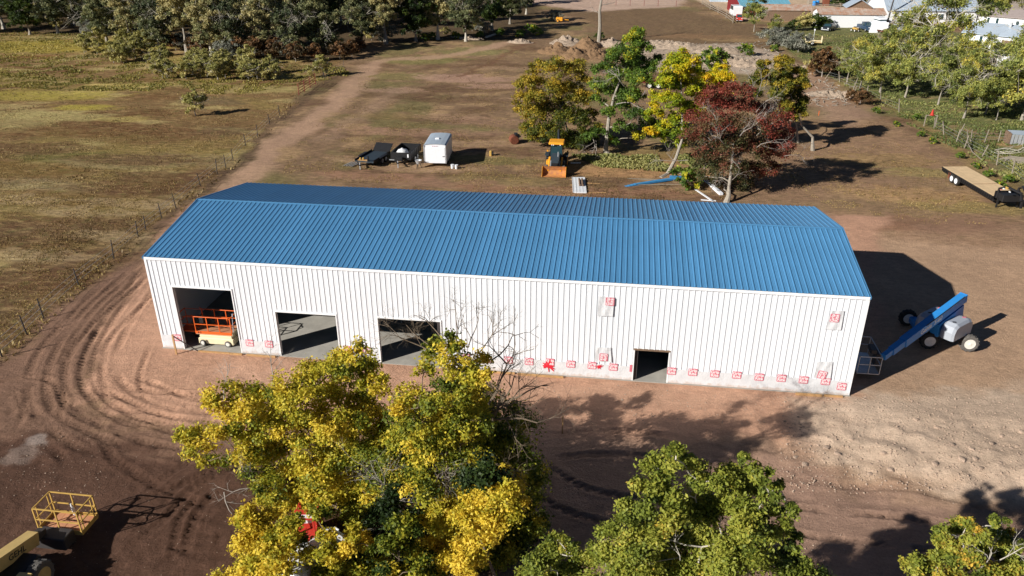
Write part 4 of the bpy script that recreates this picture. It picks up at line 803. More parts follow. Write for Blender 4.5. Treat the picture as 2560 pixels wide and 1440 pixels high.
# ------------------------------------------------------------------ machines, trailers, yard things
def wheel(parent, c, r, w_, axis='x', tyre=None, rim=None, lugs=True, name='wheel'):
    tyre = tyre or M_TYRE; rim = rim or M_RIMW
    mb = MB(); mb.lathe(c, [(r*.55,-w_/2),(r*.93,-w_/2),(r,-w_*.36),(r,w_*.36),(r*.93,w_/2),(r*.55,w_/2)], 20, axis)
    if lugs:
        for k in range(14):
            a = 2*math.pi*k/14
            for s_ in (-1,1):
                q = [c[0],c[1],c[2]]; u = math.cos(a+s_*.1)*r*.99; v_ = math.sin(a+s_*.1)*r*.99
                if axis == 'x': mb.beam((q[0]+s_*w_*.02, q[1]+u, q[2]+v_), (q[0]+s_*w_*.44, q[1]+math.cos(a)*r*.99, q[2]+math.sin(a)*r*.99), .06*r/.5, .05*r/.5)
                else: mb.beam((q[0]+u, q[1]+s_*w_*.02, q[2]+v_), (q[0]+math.cos(a)*r*.99, q[1]+s_*w_*.44, q[2]+math.sin(a)*r*.99), .06*r/.5, .05*r/.5)
    o = mb.build(name, tyre, parent); o_ = MB().lathe(c, [(r*.14,-w_*.60),(r*.18,-w_*.54),(r*.50,-w_*.515),(r*.60,-w_*.535),(r*.62,-w_*.51),(r*.62,w_*.51),(r*.60,w_*.535),(r*.50,w_*.515),(r*.18,w_*.54),(r*.14,w_*.60)], 18, axis).build('rim', rim, o); return o
def loc2(px, py, z=0.): p = un(px, py, z); return float(p[0]), float(p[1]), z
# --- scissor lift in the first bay
t = thing('scissor_lift','cream scissor lift with orange guard rails parked in the leftmost door bay','lift',(1.95,.42,.036))
MB().bbox(0,2.3,.06,1.02,.14,.52,.04).build('chassis',M_CREAM,t); MB().bbox(.1,2.2,.12,.96,.52,.70,.03).build('upper_tray',M_CREAM,t)
MB().box(-.02,2.34,.02,1.06,.80,.98).build('platform',M_CREAM,t)
s_ = MB()
for k in range(3):
    for y in (.2,.88): s_.beam((.25,y,.66+.05*k),(2.05,y,.70+.05*k),.05,.04)
s_.build('scissor_stack',M_TAN,t,kind='stuff')
MB().box(.02,2.30,.05,1.03,.981,.995).build('deck',M_PLY,t)
MB().box(-.03,2.3,-.005,.018,.84,1.02).build('toe_board',M_ORANGE,t); MB().box(-1.1,-.04,.12,.96,.86,.94).build('deck_extension',M_ORANGE,t)
for x in (.32,1.92):
    for y in (.06,1.02): wheel(t,(x,y,.2),.2,.14,'y',M_TYREG,M_RIMW,False)
for y in (.03,1.05):
    for x in (0,.8,1.55,2.3): MB().beam((x,y,.98),(x,y,1.98),.045).build('rail_post',M_ORANGE,t)
    MB().tube([(-.12,y,2.08),(0,y,1.98),(2.2,y,1.98),(2.3,y,1.9)],.028).build('top_rail',M_ORANGE,t); MB().beam((0,y,1.48),(2.3,y,1.48),.04).build('mid_rail',M_ORANGE,t)
    MB().tube([(-1.1,y,.95),(-1.1,y,1.95),(-.1,y,1.95)],.025).build('extension_rail',M_ORANGE,t)
    MB().beam((-1.1,y,1.45),(-.05,y,1.45),.04).build('extension_rail',M_ORANGE,t)
for x in (2.32,-1.1):
    MB().beam((x,.03,1.98),(x,1.05,1.98),.045).build('end_rail',M_ORANGE,t); MB().beam((x,.03,1.45),(x,1.05,1.45),.04).build('end_rail',M_ORANGE,t)
MB().tube([(2.34,.2,1.0),(2.4,.2,1.8),(2.34,.4,2.12),(2.3,.8,2.0)],.03).build('entry_hoop',M_HOOD,t); MB().bbox(.3,.6,.05,.25,1.55,1.9,.03).build('control_box',M_BLACK,t)
lettering(text_mesh('JLG',.16,.002),M_BLACK,t,(.25,-.009,.93),(1,0,0),(0,0,1))
# --- things inside the third bay
t = thing('work_table','white-topped work table standing inside the third door bay','table',(14.05,5.2,.036)); MB().box(-.6,.6,-.4,.4,.74,.79).build('tabletop',M_PLASTIC,t)
for x in (-.5,.5):
    for y in (-.3,.3): MB().beam((x,y,0),(x,y,.74),.04).build('leg',M_GALV,t)
o = MB().lathe((0,0,0),[(.13,0),(.16,.36),(.165,.36)],14).build('bucket',M_PLASTIC); o.location = (13.95,5.25,.828); tag(o,'white bucket standing on the table inside the third bay','bucket')
o = MB().bbox(-.45,.35,-.2,.2,0,.35,.05).build('tool_bag',M_STEEL); o.location = (1.62,1.6,.036); tag(o,'dark tool bag on the slab left of the orange lift','bag')
# --- blue boom lift
bp0 = un(2415,878,0); t = thing('boom_lift','blue telescopic boom lift with grey engine hoods at the right end of the building','lift',(47.0,7.6,gh(47,7.6)),0)
M_TYREB = M_TYRE
for x, y in ((1.3,-1.7),(-.95,-1.65),(-1.3,1.25),(1.1,1.3)): wheel(t,(x,y,.52),.52,.36,'y',M_TYREG if x > 1.2 else M_TYRE,M_RIMW)
MB().bbox(-1.25,1.3,-.75,.6,.42,.85,.08).build('chassis',M_BLUE,t); 
MB().bbox(1.0,1.45,-1.5,1.1,.36,.74,.06).build('axle',M_BLUE,t); MB().bbox(-1.3,-.85,-1.5,1.1,.36,.72,.06).build('axle',M_BLUE,t)
MB().lathe((0,-.1,.85),[(.62,0),(.62,.22)],18).build('turntable_ring',M_BLACK,t)
ba = un(2408,739,2.95)-np.array([47.,7.6,0]); bb_ = un(2205,898,1.15)-np.array([47.,7.6,0]); ba[2] = 2.75; bb_[2] = 1.2
dxy = (bb_-ba); L_ = np.linalg.norm(dxy); dxy = dxy/L_; side = np.cross(dxy,(0,0,1)); side /= np.linalg.norm(side)
def bpt(u, s_=0, h=0): q = ba+dxy*u+side*s_; return (q[0], q[1], q[2]+h)
rotd = math.atan2(dxy[1], dxy[0])
def oriented_hood(name, s0, s1, u0, u1, z0, z1):
    mb = MB(); cs = []
    prof = [(u0,z0),(u0,z0+(z1-z0)*.62),(u0+.25,z1-.08),(u0+.55,z1),(u1-.4,z1),(u1-.12,z1-.15),(u1,z0+(z1-z0)*.5),(u1-.05,z0)]
    vv = []
    ins = .14
    for s_, k in ((s0,1),(s0+ins*(1 if s1>s0 else -1),0),(s1-ins*(1 if s1>s0 else -1),0),(s1,1)):
        for u, z in prof:
            zz = z-(.14 if k else 0)*(z-z0)/(z1-z0); cc = (u0+u1)/2; uu = cc+(u-cc)*(.92 if k else 1)
            q = bpt(uu, s_); vv.append((q[0], q[1], zz))
    n_ = len(prof); ff = [tuple(range(n_-1,-1,-1)), tuple(3*n_+i for i in range(n_))]
    for r_ in range(3): ff += [(r_*n_+i, r_*n_+(i+1)%n_, (r_+1)*n_+(i+1)%n_, (r_+1)*n_+i) for i in range(n_)]
    return mb.add(vv, ff).build(name, M_HOOD, t)
h1 = oriented_hood('engine_hood', -.32, -1.15, .35, 2.55, .98, 2.0); h2 = oriented_hood('tank_hood', .32, 1.15, .45, 2.75, .98, 2.0)
for hh, sgn in ((h1,-1),(h2,1)):
    for u in (.9, 2.0):
        q = bpt(u, sgn*.75); MB().box(q[0]-.1,q[0]+.1,q[1]-.06,q[1]+.06,2.0,2.02).build('warning_decal' if u < 1 else 'latch', M_RED if u < 1 else M_BLACK, hh)
MB().beam(bpt(.0,0,-1.0+.2),bpt(2.6,0,-.9),.5,.9).build('turret',M_BLUE,t)
MB().beam(bpt(-.05),bpt(L_*.76),.44,.52).build('boom',M_BLUE,t); MB().beam(bpt(L_*.76-.02),bpt(L_*.9),.36,.42).build('inner_boom',M_BLUE,t); MB().beam(bpt(L_*.9-.02),bpt(L_*.99),.28,.34).build('tip_boom',M_BLUE,t)
MB().beam(bpt(-.1),bpt(-.02),.46,.54).build('boom_end_cap',M_BLUE,t)
MB().tube([bpt(1.6,.0,-.75),bpt(3.1,.0,-.3)],.09,8).build('lift_cylinder',M_GALV,t); MB().tube([bpt(.3,-.24,.3),bpt(4.2,-.24,.28)],.03,6).build('cable_track',M_BLACK,t)
sdir = -side if (side@np.array([-.3,-1,0])) < 0 else side
nrm = sdir/np.linalg.norm(sdir)
xd = -dxy if False else (-dxy if (dxy@np.array([1,0,0])) < 0 else dxy)
pos = ba+dxy*(L_*.45)+nrm*.225; upv = np.cross(nrm, xd); 
if upv[2] < 0: upv = -upv
lettering(text_mesh('Genie  S-60',.46,.003),M_LETTER,t,tuple(pos),tuple(xd),tuple(upv))
# basket
bc = ba+dxy*(L_*.97); bk0 = np.array([bc[0]-.75, bc[1]+.6]); 
def bpart(name, m_, p0, p1, w_=.04): MB().beam(p0, p1, w_).build(name, m_, t)
X0,X1,Y0,Y1 = bk0[0]-.75,bk0[0]+.45,bk0[1]-1.15,bk0[1]+1.25
MB().box(X0,X1,Y0,Y1,.28,.34).build('basket_floor',M_GALV,t)
for x, y in ((X0,Y0),(X1,Y0),(X0,Y1),(X1,Y1),((X0+X1)/2,Y0),((X0+X1)/2,Y1)): bpart('basket_post',M_GALV,(x,y,.34),(x,y,1.4))
for z in (.9,1.4):
    bpart('basket_rail',M_GALV,(X0,Y0,z),(X1,Y0,z)); bpart('basket_rail',M_GALV,(X0,Y1,z),(X1,Y1,z)); bpart('basket_rail',M_GALV,(X0,Y0,z),(X0,Y1,z)); bpart('basket_rail',M_GALV,(X1,Y0,z),(X1,Y1,z))
MB().bbox(X1-.05,X1+.3,bk0[1]-.3,bk0[1]+.3,.3,1.15,.04).build('basket_mount',M_STEEL,t); MB().bbox(X1-.4,X1-.06,bk0[1]-.4,bk0[1]+.35,1.2,1.45,.03).build('control_box',M_STEEL,t)
bpart('jib_link',M_STEEL,(X1+.2,bk0[1],.7),bpt(L_*.95),.18)
# --- telehandler, lower left
z0 = 0.; tx = 4.25; t = thing('telehandler','tan telescopic handler carrying a yellow-railed work platform at the bottom left corner','handler',(tx,-18.,0))
def lt(q): return (float(q[0]-tx), float(q[1]+18.), float(q[2]))
tipp = lt(un(84,1344,1.05)); rear = (tipp[0]-.12, tipp[1]-4.6, 2.15); mid = tuple(tipp[i]*.45+rear[i]*.55 for i in range(3))
MB().beam(tipp, rear, .48, .56).build('boom',M_TAN,t)
MB().beam((tipp[0]+.01,tipp[1]+.5,tipp[2]-.13),(tipp[0],tipp[1]-.1,tipp[2]-.01),.32,.34).build('inner_boom',M_STEEL,t)
dd = np.array(tipp)-np.array(rear); dd /= np.linalg.norm(dd); cc = np.array(tipp)-dd*1.15+np.array([.2425,0,0])
lettering(text_mesh('GEHL',.36,.003),M_BLACK,t,tuple(cc),tuple(dd),tuple(np.cross((1,0,0),dd)))
MB().tube([(tipp[0]-.3,tipp[1]-.1,tipp[2]+.1),(tipp[0]-.28,tipp[1]-.6,tipp[2]+.28)],.06,8).build('hose_guard',M_YEL,t)
fl = [lt(un(*q,.55)) for q in ((126,1277),(242,1290),(218,1330),(100,1318))]
fx0, fx1, fy0, fy1 = fl[3][0]+.05, fl[1][0]+.05, fl[2][1]-.12, fl[1][1]
print('platform', fx0, fx1, fy0, fy1)
MB().box(fx0,fx1,fy0,fy1,.46,.54).build('platform_frame',M_YEL,t)
npl = 4
for k in range(npl):
    a = fx0+.04+(fx1-fx0-.08)*k/npl; MB().box(a+.01,a+(fx1-fx0-.08)/npl-.01,fy0+.04,fy1-.04,.541,.56+.004*(k%2)).build('deck_board',M_PLY,t)
for a, b_ in (((fx0,fy1),(fx1,fy1)),((fx0,fy0),(fx1,fy0)),((fx0,fy0),(fx0,fy1)),((fx1,fy0),(fx1,fy1))):
    for z in (1.1,1.66): MB().beam((*a,z),(*b_,z),.045).build('guard_rail',M_YEL,t)
    MB().beam((*a,.62),(*b_,.62),.03,.14).build('toe_board',M_YEL,t)
for x in (fx0,(fx0+fx1)/2,fx1):
    for y in (fy0,fy1): MB().beam((x,y,.54),(x,y,1.66),.05).build('rail_post',M_YEL,t)
for x in (fx0,fx1):
    for y in (fy0+.18,fy1-.18): MB().beam((x,y,.54),(x,y,1.66),.04).build('rail_post',M_YEL,t)
MB().beam((fx0,fy0,1.64),(fx0,fy1,.65),.03).build('brace',M_YEL,t); MB().beam((fx1,fy0,1.64),(fx1,fy1,.65),.03).build('brace',M_YEL,t)
o = MB().tube([((fx0+fx1)/2-.05+.0,fy1-.1,1.2),((fx0+fx1)/2+.02,fy1-.12,.9),((fx0+fx1)/2+.0,fy1-.1,.6)],[.03,.07,.05],8).build('rag',M_BAG); o.location = (tx,-18,0); tag(o,'white rag hanging on the back rail of the yellow platform','rag')
MB().bbox(fx0+.3,fx0+1.7,fy0-.75,fy0-.05,.3,.85,.04).build('carriage',M_STEEL,t); MB().bbox(fx0+.35,fx1-.3,fy0-.32,fy0-.02,.2,.5,.04).build('carriage_beam',M_BLACK,t)
MB().bbox(-.55,.95,-4.6,-1.5,.55,1.15,.1).build('chassis',M_TAN,t); MB().bbox(.3,1.1,-4.4,-2.0,1.0,1.75,.12).build('engine_hood',M_STEEL,t); MB().bbox(-1.25,-.45,-4.,-2.4,1.0,2.35,.1).build('cab',M_GLASS,t); MB().bbox(-1.3,-.4,-4.05,-2.3,2.35,2.45,.03).build('cab_roof',M_TAN,t)
for x, y in ((1.0,-.35),(-1.1,-.35),(1.0,-4.),(-1.1,-4.)): wheel(t,(x,y,.62),.62,.42,'x',M_TYREG if y > -1 else M_TYRE,M_TAN)
MB().beam((-1.1,-.35,.6),(1.0,-.35,.6),.2).build('axle',M_STEEL,t); MB().bbox(.7,1.25,-1.3,-.8,1.22,1.28,.02).build('fender',M_TAN,t); MB().bbox(-.5,.75,-1.9,.35,.45,1.1,.08).build('front_frame',M_BLACK,t)
# --- backhoe loader
fb = un(1384,445,0); t = thing('backhoe_loader','yellow and black backhoe loader facing the building with its front bucket on the ground','loader',(float(fb[0])-.02,float(fb[1])+.1,0),0)
M_BUCKET = mat('worn_bucket', (.55,.25,.06), .6, .0, .25, 3, col2=S(150,100,80)); M_CASE = mat('dark_machine_grey', S(52,62,70), .5, 0, .12, 3)
MB().add(*(lambda P: ([(x,y,z) for x in (-1.2,1.2) for y,z in P], [(i,i+1,len(P)+i+1,len(P)+i) for i in range(len(P)-1)]))([(.0,.02),(.45,.04),(.78,.18),(.85,.5),(.7,.85),(.62,.98)])).build('bucket',M_BUCKET,t)
for x in (-1.2,1.17): MB().prism([(.0,.02),(.45,.03),(.8,.18),(.87,.5),(.7,.85),(.6,.98),(.35,.7)],'x',x,x+.03).build('bucket_side',M_AMBER,t)
for x in (-.62,.62): MB().tube([(x,.8,.45),(x,1.5,.75),(x,2.5,1.35)],[.09,.1,.11],6).build('loader_arm',M_AMBER,t)
for x in (-.45,.45): MB().tube([(x,1.0,.7),(x,2.0,1.15)],.05,6).build('bucket_cylinder',M_GALV,t)
MB().add([(x*s_,y,z) for y,s_,z in ((1.0,.40,.75),(1.0,.36,1.25),(2.7,.46,.8),(2.7,.42,1.75)) for x in (-1,1)],[(0,1,3,2),(4,6,7,5),(0,4,5,1),(2,3,7,6),(0,2,6,4),(1,5,7,3)]).build('hood',M_CASE,t)
MB().box(-.3,.3,.93,.99,.75,1.2).build('grille',M_BLACK,t); MB().tube([(.25,2.1,1.5),(.25,2.1,2.05)],.045,8).build('exhaust',M_GALV,t)
MB().bbox(-.62,.62,2.7,4.1,.8,1.5,.06).build('cab_base',M_CASE,t); MB().add([(x,y,z) for z,s_,y0,y1 in ((1.5,.64,2.7,4.1),(2.62,.56,2.85,4.05)) for y in (y0,y1) for x in (-s_,s_)],[(0,1,3,2),(4,6,7,5),(0,4,5,1),(2,3,7,6),(0,2,6,4),(1,5,7,3)]).build('cab_glass',M_GLASS,t)
for x in (-.64,.64):
    for y, y2 in ((2.7,2.85),(4.1,4.05)): MB().beam((x,y,1.4),(x*.88,y2,2.66),.06).build('cab_pillar',M_BLACK,t)
MB().bbox(-.78,.78,2.62,4.25,2.64,2.84,.08).build('cab_roof',M_AMBER,t)
for x in (-.45,-.28,.4): MB().lathe((x,2.6,2.6),[(.05,-.03),(.05,.03)],8,'y').build('headlight',M_PLASTIC,t)
for x in (-.85,.85): wheel(t,(x,1.5,.42),.42,.32,'x',M_TYREG,M_AMBER); wheel(t,(x*1.03,3.7,.68),.68,.46,'x',M_TYRE,M_AMBER)
for x in (-.98,.98): MB().bbox(x-.22,x+.22,3.0,4.3,1.36,1.43,.03).build('fender',M_CASE,t)
MB().bbox(-.95,-.62,2.0,2.7,.6,1.1,.04).build('step_box',M_AMBER,t); MB().bbox(.62,.95,2.0,2.7,.6,1.1,.04).build('step_box',M_CASE,t)
MB().box(-.9,.9,4.5,4.75,.6,.85).build('rear_frame',M_AMBER,t)
for x in (-1.0,1.0): MB().beam((x,4.6,.2),(x*1.05,4.6,1.5),.16).build('stabiliser',M_AMBER,t); MB().box(x-.22,x+.22,4.4,4.8,.12,.2).build('stabiliser_pad',M_BLACK,t)
MB().tube([(.0,4.8,.9),(.05,5.3,2.6),(.0,5.1,3.5)],[.16,.15,.1],6).build('backhoe_boom',M_CASE,t); MB().tube([(.0,5.1,3.5),(.1,6.0,2.4),(.1,6.1,1.2)],[.1,.12,.1],6).build('dipper',M_CASE,t); MB().bbox(-.2,.4,5.8,6.5,.6,1.2,.08).build('rear_bucket',M_RUST,t)
for x, h in ((-.02,3.75),(.08,3.9)): MB().beam((x,4.95,2.6),(x,4.95,h),.03).build('hose',M_BLACK,t)
# --- white enclosed trailer
p = un(1090,419,0); t = thing('enclosed_trailer','white enclosed cargo trailer with a grey roof and closed rear ramp door','trailer',(float(p[0])-.05,float(p[1]),0),math.radians(4))
Wt, Lt, Ht = 2.3, 4.6, 2.45
arch = [(-Wt/2,.45),(Wt/2,.45),(Wt/2,Ht-.16),(Wt/2-.12,Ht-.06),(.6,Ht),(0,Ht+.02),(-.6,Ht),(-Wt/2+.12,Ht-.06),(-Wt/2,Ht-.16)]
MB().prism([(x,z) for x,z in arch],'y',.05,Lt).build('body',M_WHITE,t)
MB().box(-Wt/2+.12,Wt/2-.12,.0,.045,.48,Ht-.32).build('ramp_door',M_PLASTIC,t)
rf = [(-Wt/2-.01,Ht-.15),(-Wt/2+.12,Ht-.045),(-.6,Ht+.015),(0,Ht+.035),(.6,Ht+.015),(Wt/2-.12,Ht-.045),(Wt/2+.01,Ht-.15)]
MB().add([(x,y,z) for y in (-.01,Lt+.01) for x,z in rf],[(i,i+1,len(rf)+i+1,len(rf)+i) for i in range(len(rf)-1)]).build('roof',M_GREYROOF,t)
for x in (-Wt/2-.012,Wt/2-.088): MB().box(x,x+.1,-.02,.04,.45,Ht-.16).build('corner_post',M_GALV,t)
MB().bbox(-.22,.22,1.9,2.3,Ht+.03,Ht+.14,.05).build('roof_vent',M_PLASTIC,t)
for x in (-.22,0,.22): MB().box(x-.03,x+.03,-.015,.045,Ht-.22,Ht-.17).build('marker_light',M_RED,t)
MB().box(Wt/2-.36,Wt/2-.14,-.02,.0,1.15,1.22).build('latch',M_STEEL,t); MB().box(-1.05,-.72,-.02,.045,.5,.64).build('licence_plate',M_GALV,t)
for y in (1.9,2.75):
    for x in (-Wt/2+.12,Wt/2-.12): wheel(t,(x,y,.34),.34,.2,'x',M_TYRE,M_GALV,False)
MB().beam((-.8,Lt,.45),(0,Lt+1.3,.45),.1).build('tongue',M_BLACK,t); MB().beam((.8,Lt,.45),(0,Lt+1.3,.45),.1).build('tongue',M_BLACK,t)
# --- black dump trailer
p = un(1000,419,0); t = thing('dump_trailer','black high-sided dump trailer left of the white enclosed trailer','trailer',(float(p[0])-.1,float(p[1])+.9,0),math.radians(-3))
MB().box(-1.05,1.05,.0,3.6,.62,.7).build('bed_floor',M_BLACK,t)
for x in (-1.08,1.03): MB().box(x,x+.05,.0,3.6,.6,1.35).build('side_wall',M_BLACK,t)
for y in (-.03,3.6): MB().box(-1.1,1.1,y,y+.05,.6,1.35).build('end_wall',M_BLACK,t)
for k in range(6):
    for x in (-1.12,1.08): MB().box(x,x+.04,.1+k*.66,.18+k*.66,.6,1.33).build('side_rib',M_BLACK,t)
MB().box(.72,.86,-.045,-.032,.85,1.2).build('reflector_plate',M_PLASTIC,t)
for y in (1.5,2.35):
    for x in (-1.0,1.0): wheel(t,(x,y,.34),.34,.2,'x',M_TYRE,M_GALV,False)
for s_ in (-1,1): MB().beam((s_*.7,0,.55),(0,-1.25,.55),.1).build('tongue',M_BLACK,t)
MB().bbox(-.35,.35,-.6,-.15,.6,.95,.04).build('pump_box',M_BLACK,t); MB().beam((0,-1.05,.02),(0,-1.05,.75),.09).build('jack',M_GALV,t); MB().box(-1.25,-.6,-.1,.05,.5,.56).build('fender_step',M_GALV,t)
vv, ff = [], []; n1 = 14; r5 = np.random.default_rng(4)
bump_ = r5.uniform(.85,1.15,(8,n1))
for i in range(8):
    for k in range(n1):
        a = 2*math.pi*k/n1; th = math.pi/2*i/7; vv.append((.72*math.cos(th)**.8*math.cos(a)*bump_[i,k], .85*math.cos(th)**.8*math.sin(a)*bump_[i,k], .72*math.sin(th)*bump_[i,0]))
for i in range(7): ff += [(i*n1+k,i*n1+(k+1)%n1,(i+1)*n1+(k+1)%n1,(i+1)*n1+k) for k in range(n1)]
o = MB().add(vv,ff).build('bulk_bag',M_BAG,smooth=True); o.location = (t.location[0]-.15,t.location[1]+1.2,.72); tag(o,'lumpy white sack lying in the black dump trailer','bag')
# --- flat equipment trailer with ramp
p = un(905,424,0); t = thing('equipment_trailer','low black equipment trailer with its mesh deck, leftmost of the three trailers','trailer',(float(p[0]),float(p[1])+.9,0),math.radians(-10))
MB().box(-1.05,1.05,0,3.9,.5,.6).build('deck',M_CASE,t)
for x in (-1.1,1.04): MB().box(x,x+.06,0,3.9,.5,.78).build('side_rail',M_BLACK,t)
MB().add([(-1.0,3.9,.55),(1.0,3.9,.55),(-1.0,4.9,1.25),(1.0,4.9,1.25),(-1.0,3.9,.6),(1.0,3.9,.6),(-1.0,4.9,1.3),(1.0,4.9,1.3)],[(0,1,3,2),(4,6,7,5),(0,4,5,1),(2,3,7,6),(0,2,6,4),(1,5,7,3)]).build('ramp',M_BLACK,t)
for y in (1.6,2.4):
    for x in (-1.22,1.22): wheel(t,(x,y,.34),.34,.2,'x',M_TYRE,M_GALV,False)
for x in (-1.22,1.22): MB().box(x-.14,x+.14,1.15,2.85,.72,.77).build('fender',M_BLACK,t)
for s_ in (-1,1): MB().beam((s_*.8,0,.5),(0,-1.1,.5),.1).build('tongue',M_BLACK,t)
MB().beam((0,-.95,.02),(0,-.95,.75),.09).build('jack',M_GALV,t); MB().box(-.8,.3,.1,.5,.62,.68).build('deck_plank',M_LUMBER,t); MB().beam((.35,.2,.62),(.35,.2,1.15),.14).build('chain_binder',M_BLACK,t)
for k, (x, y) in enumerate(((-.5,.55),(-.2,.6))):
    o = MB().lathe((0,0,0),[(.09,0),(.1,.18),(.05,.22)],10).build('fuel_can',M_YEL); o.location = (t.location[0]+x,t.location[1]+y-.2,.68); tag(o,['yellow can at the left on the front of the flat trailer','yellow can right of the other on the flat trailer'][k],'can')
# pile of metal strips
p = un(877,413,0); t = thing('metal_strip_pile','pile of grey metal strips lying left of the black flat trailer','pile',(float(p[0]),float(p[1]),0),math.radians(-12))
for k in range(8): MB().beam((-.55+.15*k,-.7+.08*(k%3),.06+.07*(k%2)),(-.35+.16*k,.75-.06*(k%2),.1+.07*(k%2)),.09,.04).build('strip',M_GALV if k%2 else M_GREYWOOD,t)
# tub, buckets, jug, tyre
p = un(1047,420,0); t = thing('mixing_tub','grey round tub on a black stand between the dump trailer and the white trailer','tub',(float(p[0]),float(p[1]),0)); MB().lathe((0,0,.45),[(.2,0),(.34,.34),(.36,.4),(.3,.36),(.1,.1)],16).build('tub',M_GALV,t)
for a in (0,2.1,4.2): MB().beam((.3*math.cos(a),.3*math.sin(a),0),(.18*math.cos(a),.18*math.sin(a),.5),.05).build('leg',M_BLACK,t)
for px, py, lab in ((1131,421,'left one of two white pails beside the enclosed trailer'),(1141,422,'right one of two white pails beside the enclosed trailer')):
    q = un(px,py,0); o = MB().lathe((0,0,0),[(.13,0),(.17,.4),(.185,.42),(.15,.42)],14).build('pail',M_PLASTIC); o.location = (float(q[0]),float(q[1]),0); tag(o,lab,'bucket')
p = un(1229,390,0); t = thing('yellow_attachment','small yellow machine part standing at the tip of the trailer shadow','attachment',(float(p[0]),float(p[1]),0)); MB().bbox(-.22,.05,-.2,.2,0,.6,.05).build('body',M_YEL,t); MB().lathe((.1,0,.3),[(.2,-.1),(.2,.1)],12,'x').build('drum',M_BLACK,t)
p = un(1285,360,0); t = thing('excavator_bucket','rusty round-backed digging bucket lying on the grass left of the olive tree','bucket',(float(p[0]),float(p[1]),0),math.radians(20))
MB().lathe((0,.1,.5),[(.5,-.5),(.5,.5)],14,'y').build('shell',M_RUST,t); MB().lathe((0,-.48,.5),[(.42,0),(.42,.06)],14,'y').build('end_plate',M_RUST,t)
for k in range(4): MB().beam((.3,-.3+.28*k,.7),(.75,-.3+.28*k,.95),.1).build('tooth',M_BLACK,t)
MB().bbox(.1,.5,-.1,.5,.9,1.2,.05).build('bracket',M_BLACK,t)
# white roofing sheets with two posts
pa, pb_ = un(1433,447,0), un(1456,494,0); ctr = (pa+pb_)/2; ang = math.atan2(-(pb_-pa)[0]*-1, -(pb_-pa)[1]); ln = 4.3
t = thing('panel_stack','stack of white ribbed metal sheets on the ground below the yellow backhoe','sheets',(float(un(1446,447)[0]),float(un(1446,447)[1])+.1,0),math.radians(5))
for k in range(4): MB().box(-.62+.31*k,-.62+.31*k+.27,-4.6,0,.04,.14+.005*k).build('sheet',M_WHITE,t)
for k in range(5): MB().box(-.65+.31*k,-.61+.31*k,-4.6,0,.04,.17).build('sheet_rib',M_WHITE,t)
MB().box(-.9,.9,-.5,-.35,0,.04).build('bearer',M_LUMBER,t); MB().box(-.9,.9,-2.2,-2.05,0,.04).build('bearer',M_LUMBER,t)
for k, x in enumerate((-.12,.16)):
    o = MB().tube([(0,-3,0),(0,-1,0)],.09,8).build('wood_post',M_OLDWOOD); o.location = (t.location[0]+x+.14,t.location[1]+.1,.27); o.rotation_euler = (0,0,math.radians(5)); tag(o,['left one of two short posts lying on the white sheets','right one of two short posts lying on the white sheets'][k],'post')
def plank(a, b_, w_, m_, lab, cat='board', h=.05, z=.03):
    pa, pb_ = un(*a,0), un(*b_,0); mb = MB().beam((0,0,0),tuple(pb_-pa),w_,h); o = mb.build('plank',m_); o.location = (float(pa[0]),float(pa[1]),z); tag(o,lab,cat); return o
plank((1462,458),(1510,461),.14,M_LUMBER,'long thin board lying right of the white sheets'); plank((1465,483),(1515,482),.14,M_LUMBER,'thin board nearer the roof edge right of the white sheets')
plank((1427,408),(1452,408),.3,M_PLASTIC,'white board lying in the backhoe shadow'); plank((1738,474),(1783,504),.2,M_PLASTIC,'long white trim piece lying under the red tree'); plank((1752,500),(1790,503),.16,M_PLASTIC,'short white trim piece near the roof edge under the red tree')
plank((1757,446),(1803,488),.35,M_PLASTIC,'white edging strip curving to the foot of the red tree','edging',.22,.1); plank((1568,448),(1690,452),.1,M_GREYWOOD,'long pale pole lying behind the blue sheets','pole',.08,.06)
t = thing('blue_sheet_stack','loose stack of long blue metal sheets on the ground under the leaning tree','sheets',(*[float(v_) for v_ in un(1555,469)[:2]],0),0)
d_ = un(1700,448)-un(1555,469)
for k in range(5): MB().beam((k*.3,.0+k*.18,.05+.03*k),tuple(np.array([d_[0]*(.85+.05*k)+k*.05, d_[1]*(.85+.04*k)+k*.1, .08+.03*k])),.38,.03).build('sheet',M_BLUEPANEL,t)
MB().box(d_[0]-1.0,d_[0]+.9,d_[1]-.5,d_[1]+.45,.06,.22).build('sheet_bundle',M_BLUEPANEL,t)
for k in range(4): MB().beam((1.5+k*.9,.45+.14*k,.2),(3.3+k*.8,.75+.13*k,.22),.06,.04).build('lath',M_GREYWOOD,t)
plank((1690,455),(1710,463),.14,M_LUMBER,'short pale stick leaning on the blue sheets','board',.1,.3)
# dark red flatbed behind the trees
p = un(1625,222,0); t = thing('red_flatbed_trailer','dark red flatbed trailer half hidden behind the trees','trailer',(float(p[0]),float(p[1]),0),math.radians(-3))
MB().box(-2.2,2.4,0,2.2,1.05,1.17).build('deck',M_DKRED,t); MB().box(-2.25,2.45,-.06,.0,.85,1.2).build('side_board',M_DKRED,t)
for x in (-.1,1.2): wheel(t,(x,.15,.45),.45,.25,'y',M_TYRE,M_RIMW,False)
MB().beam((-2.2,1.1,.8),(2.4,1.1,.8),.2).build('chassis_rail',M_BLACK,t)
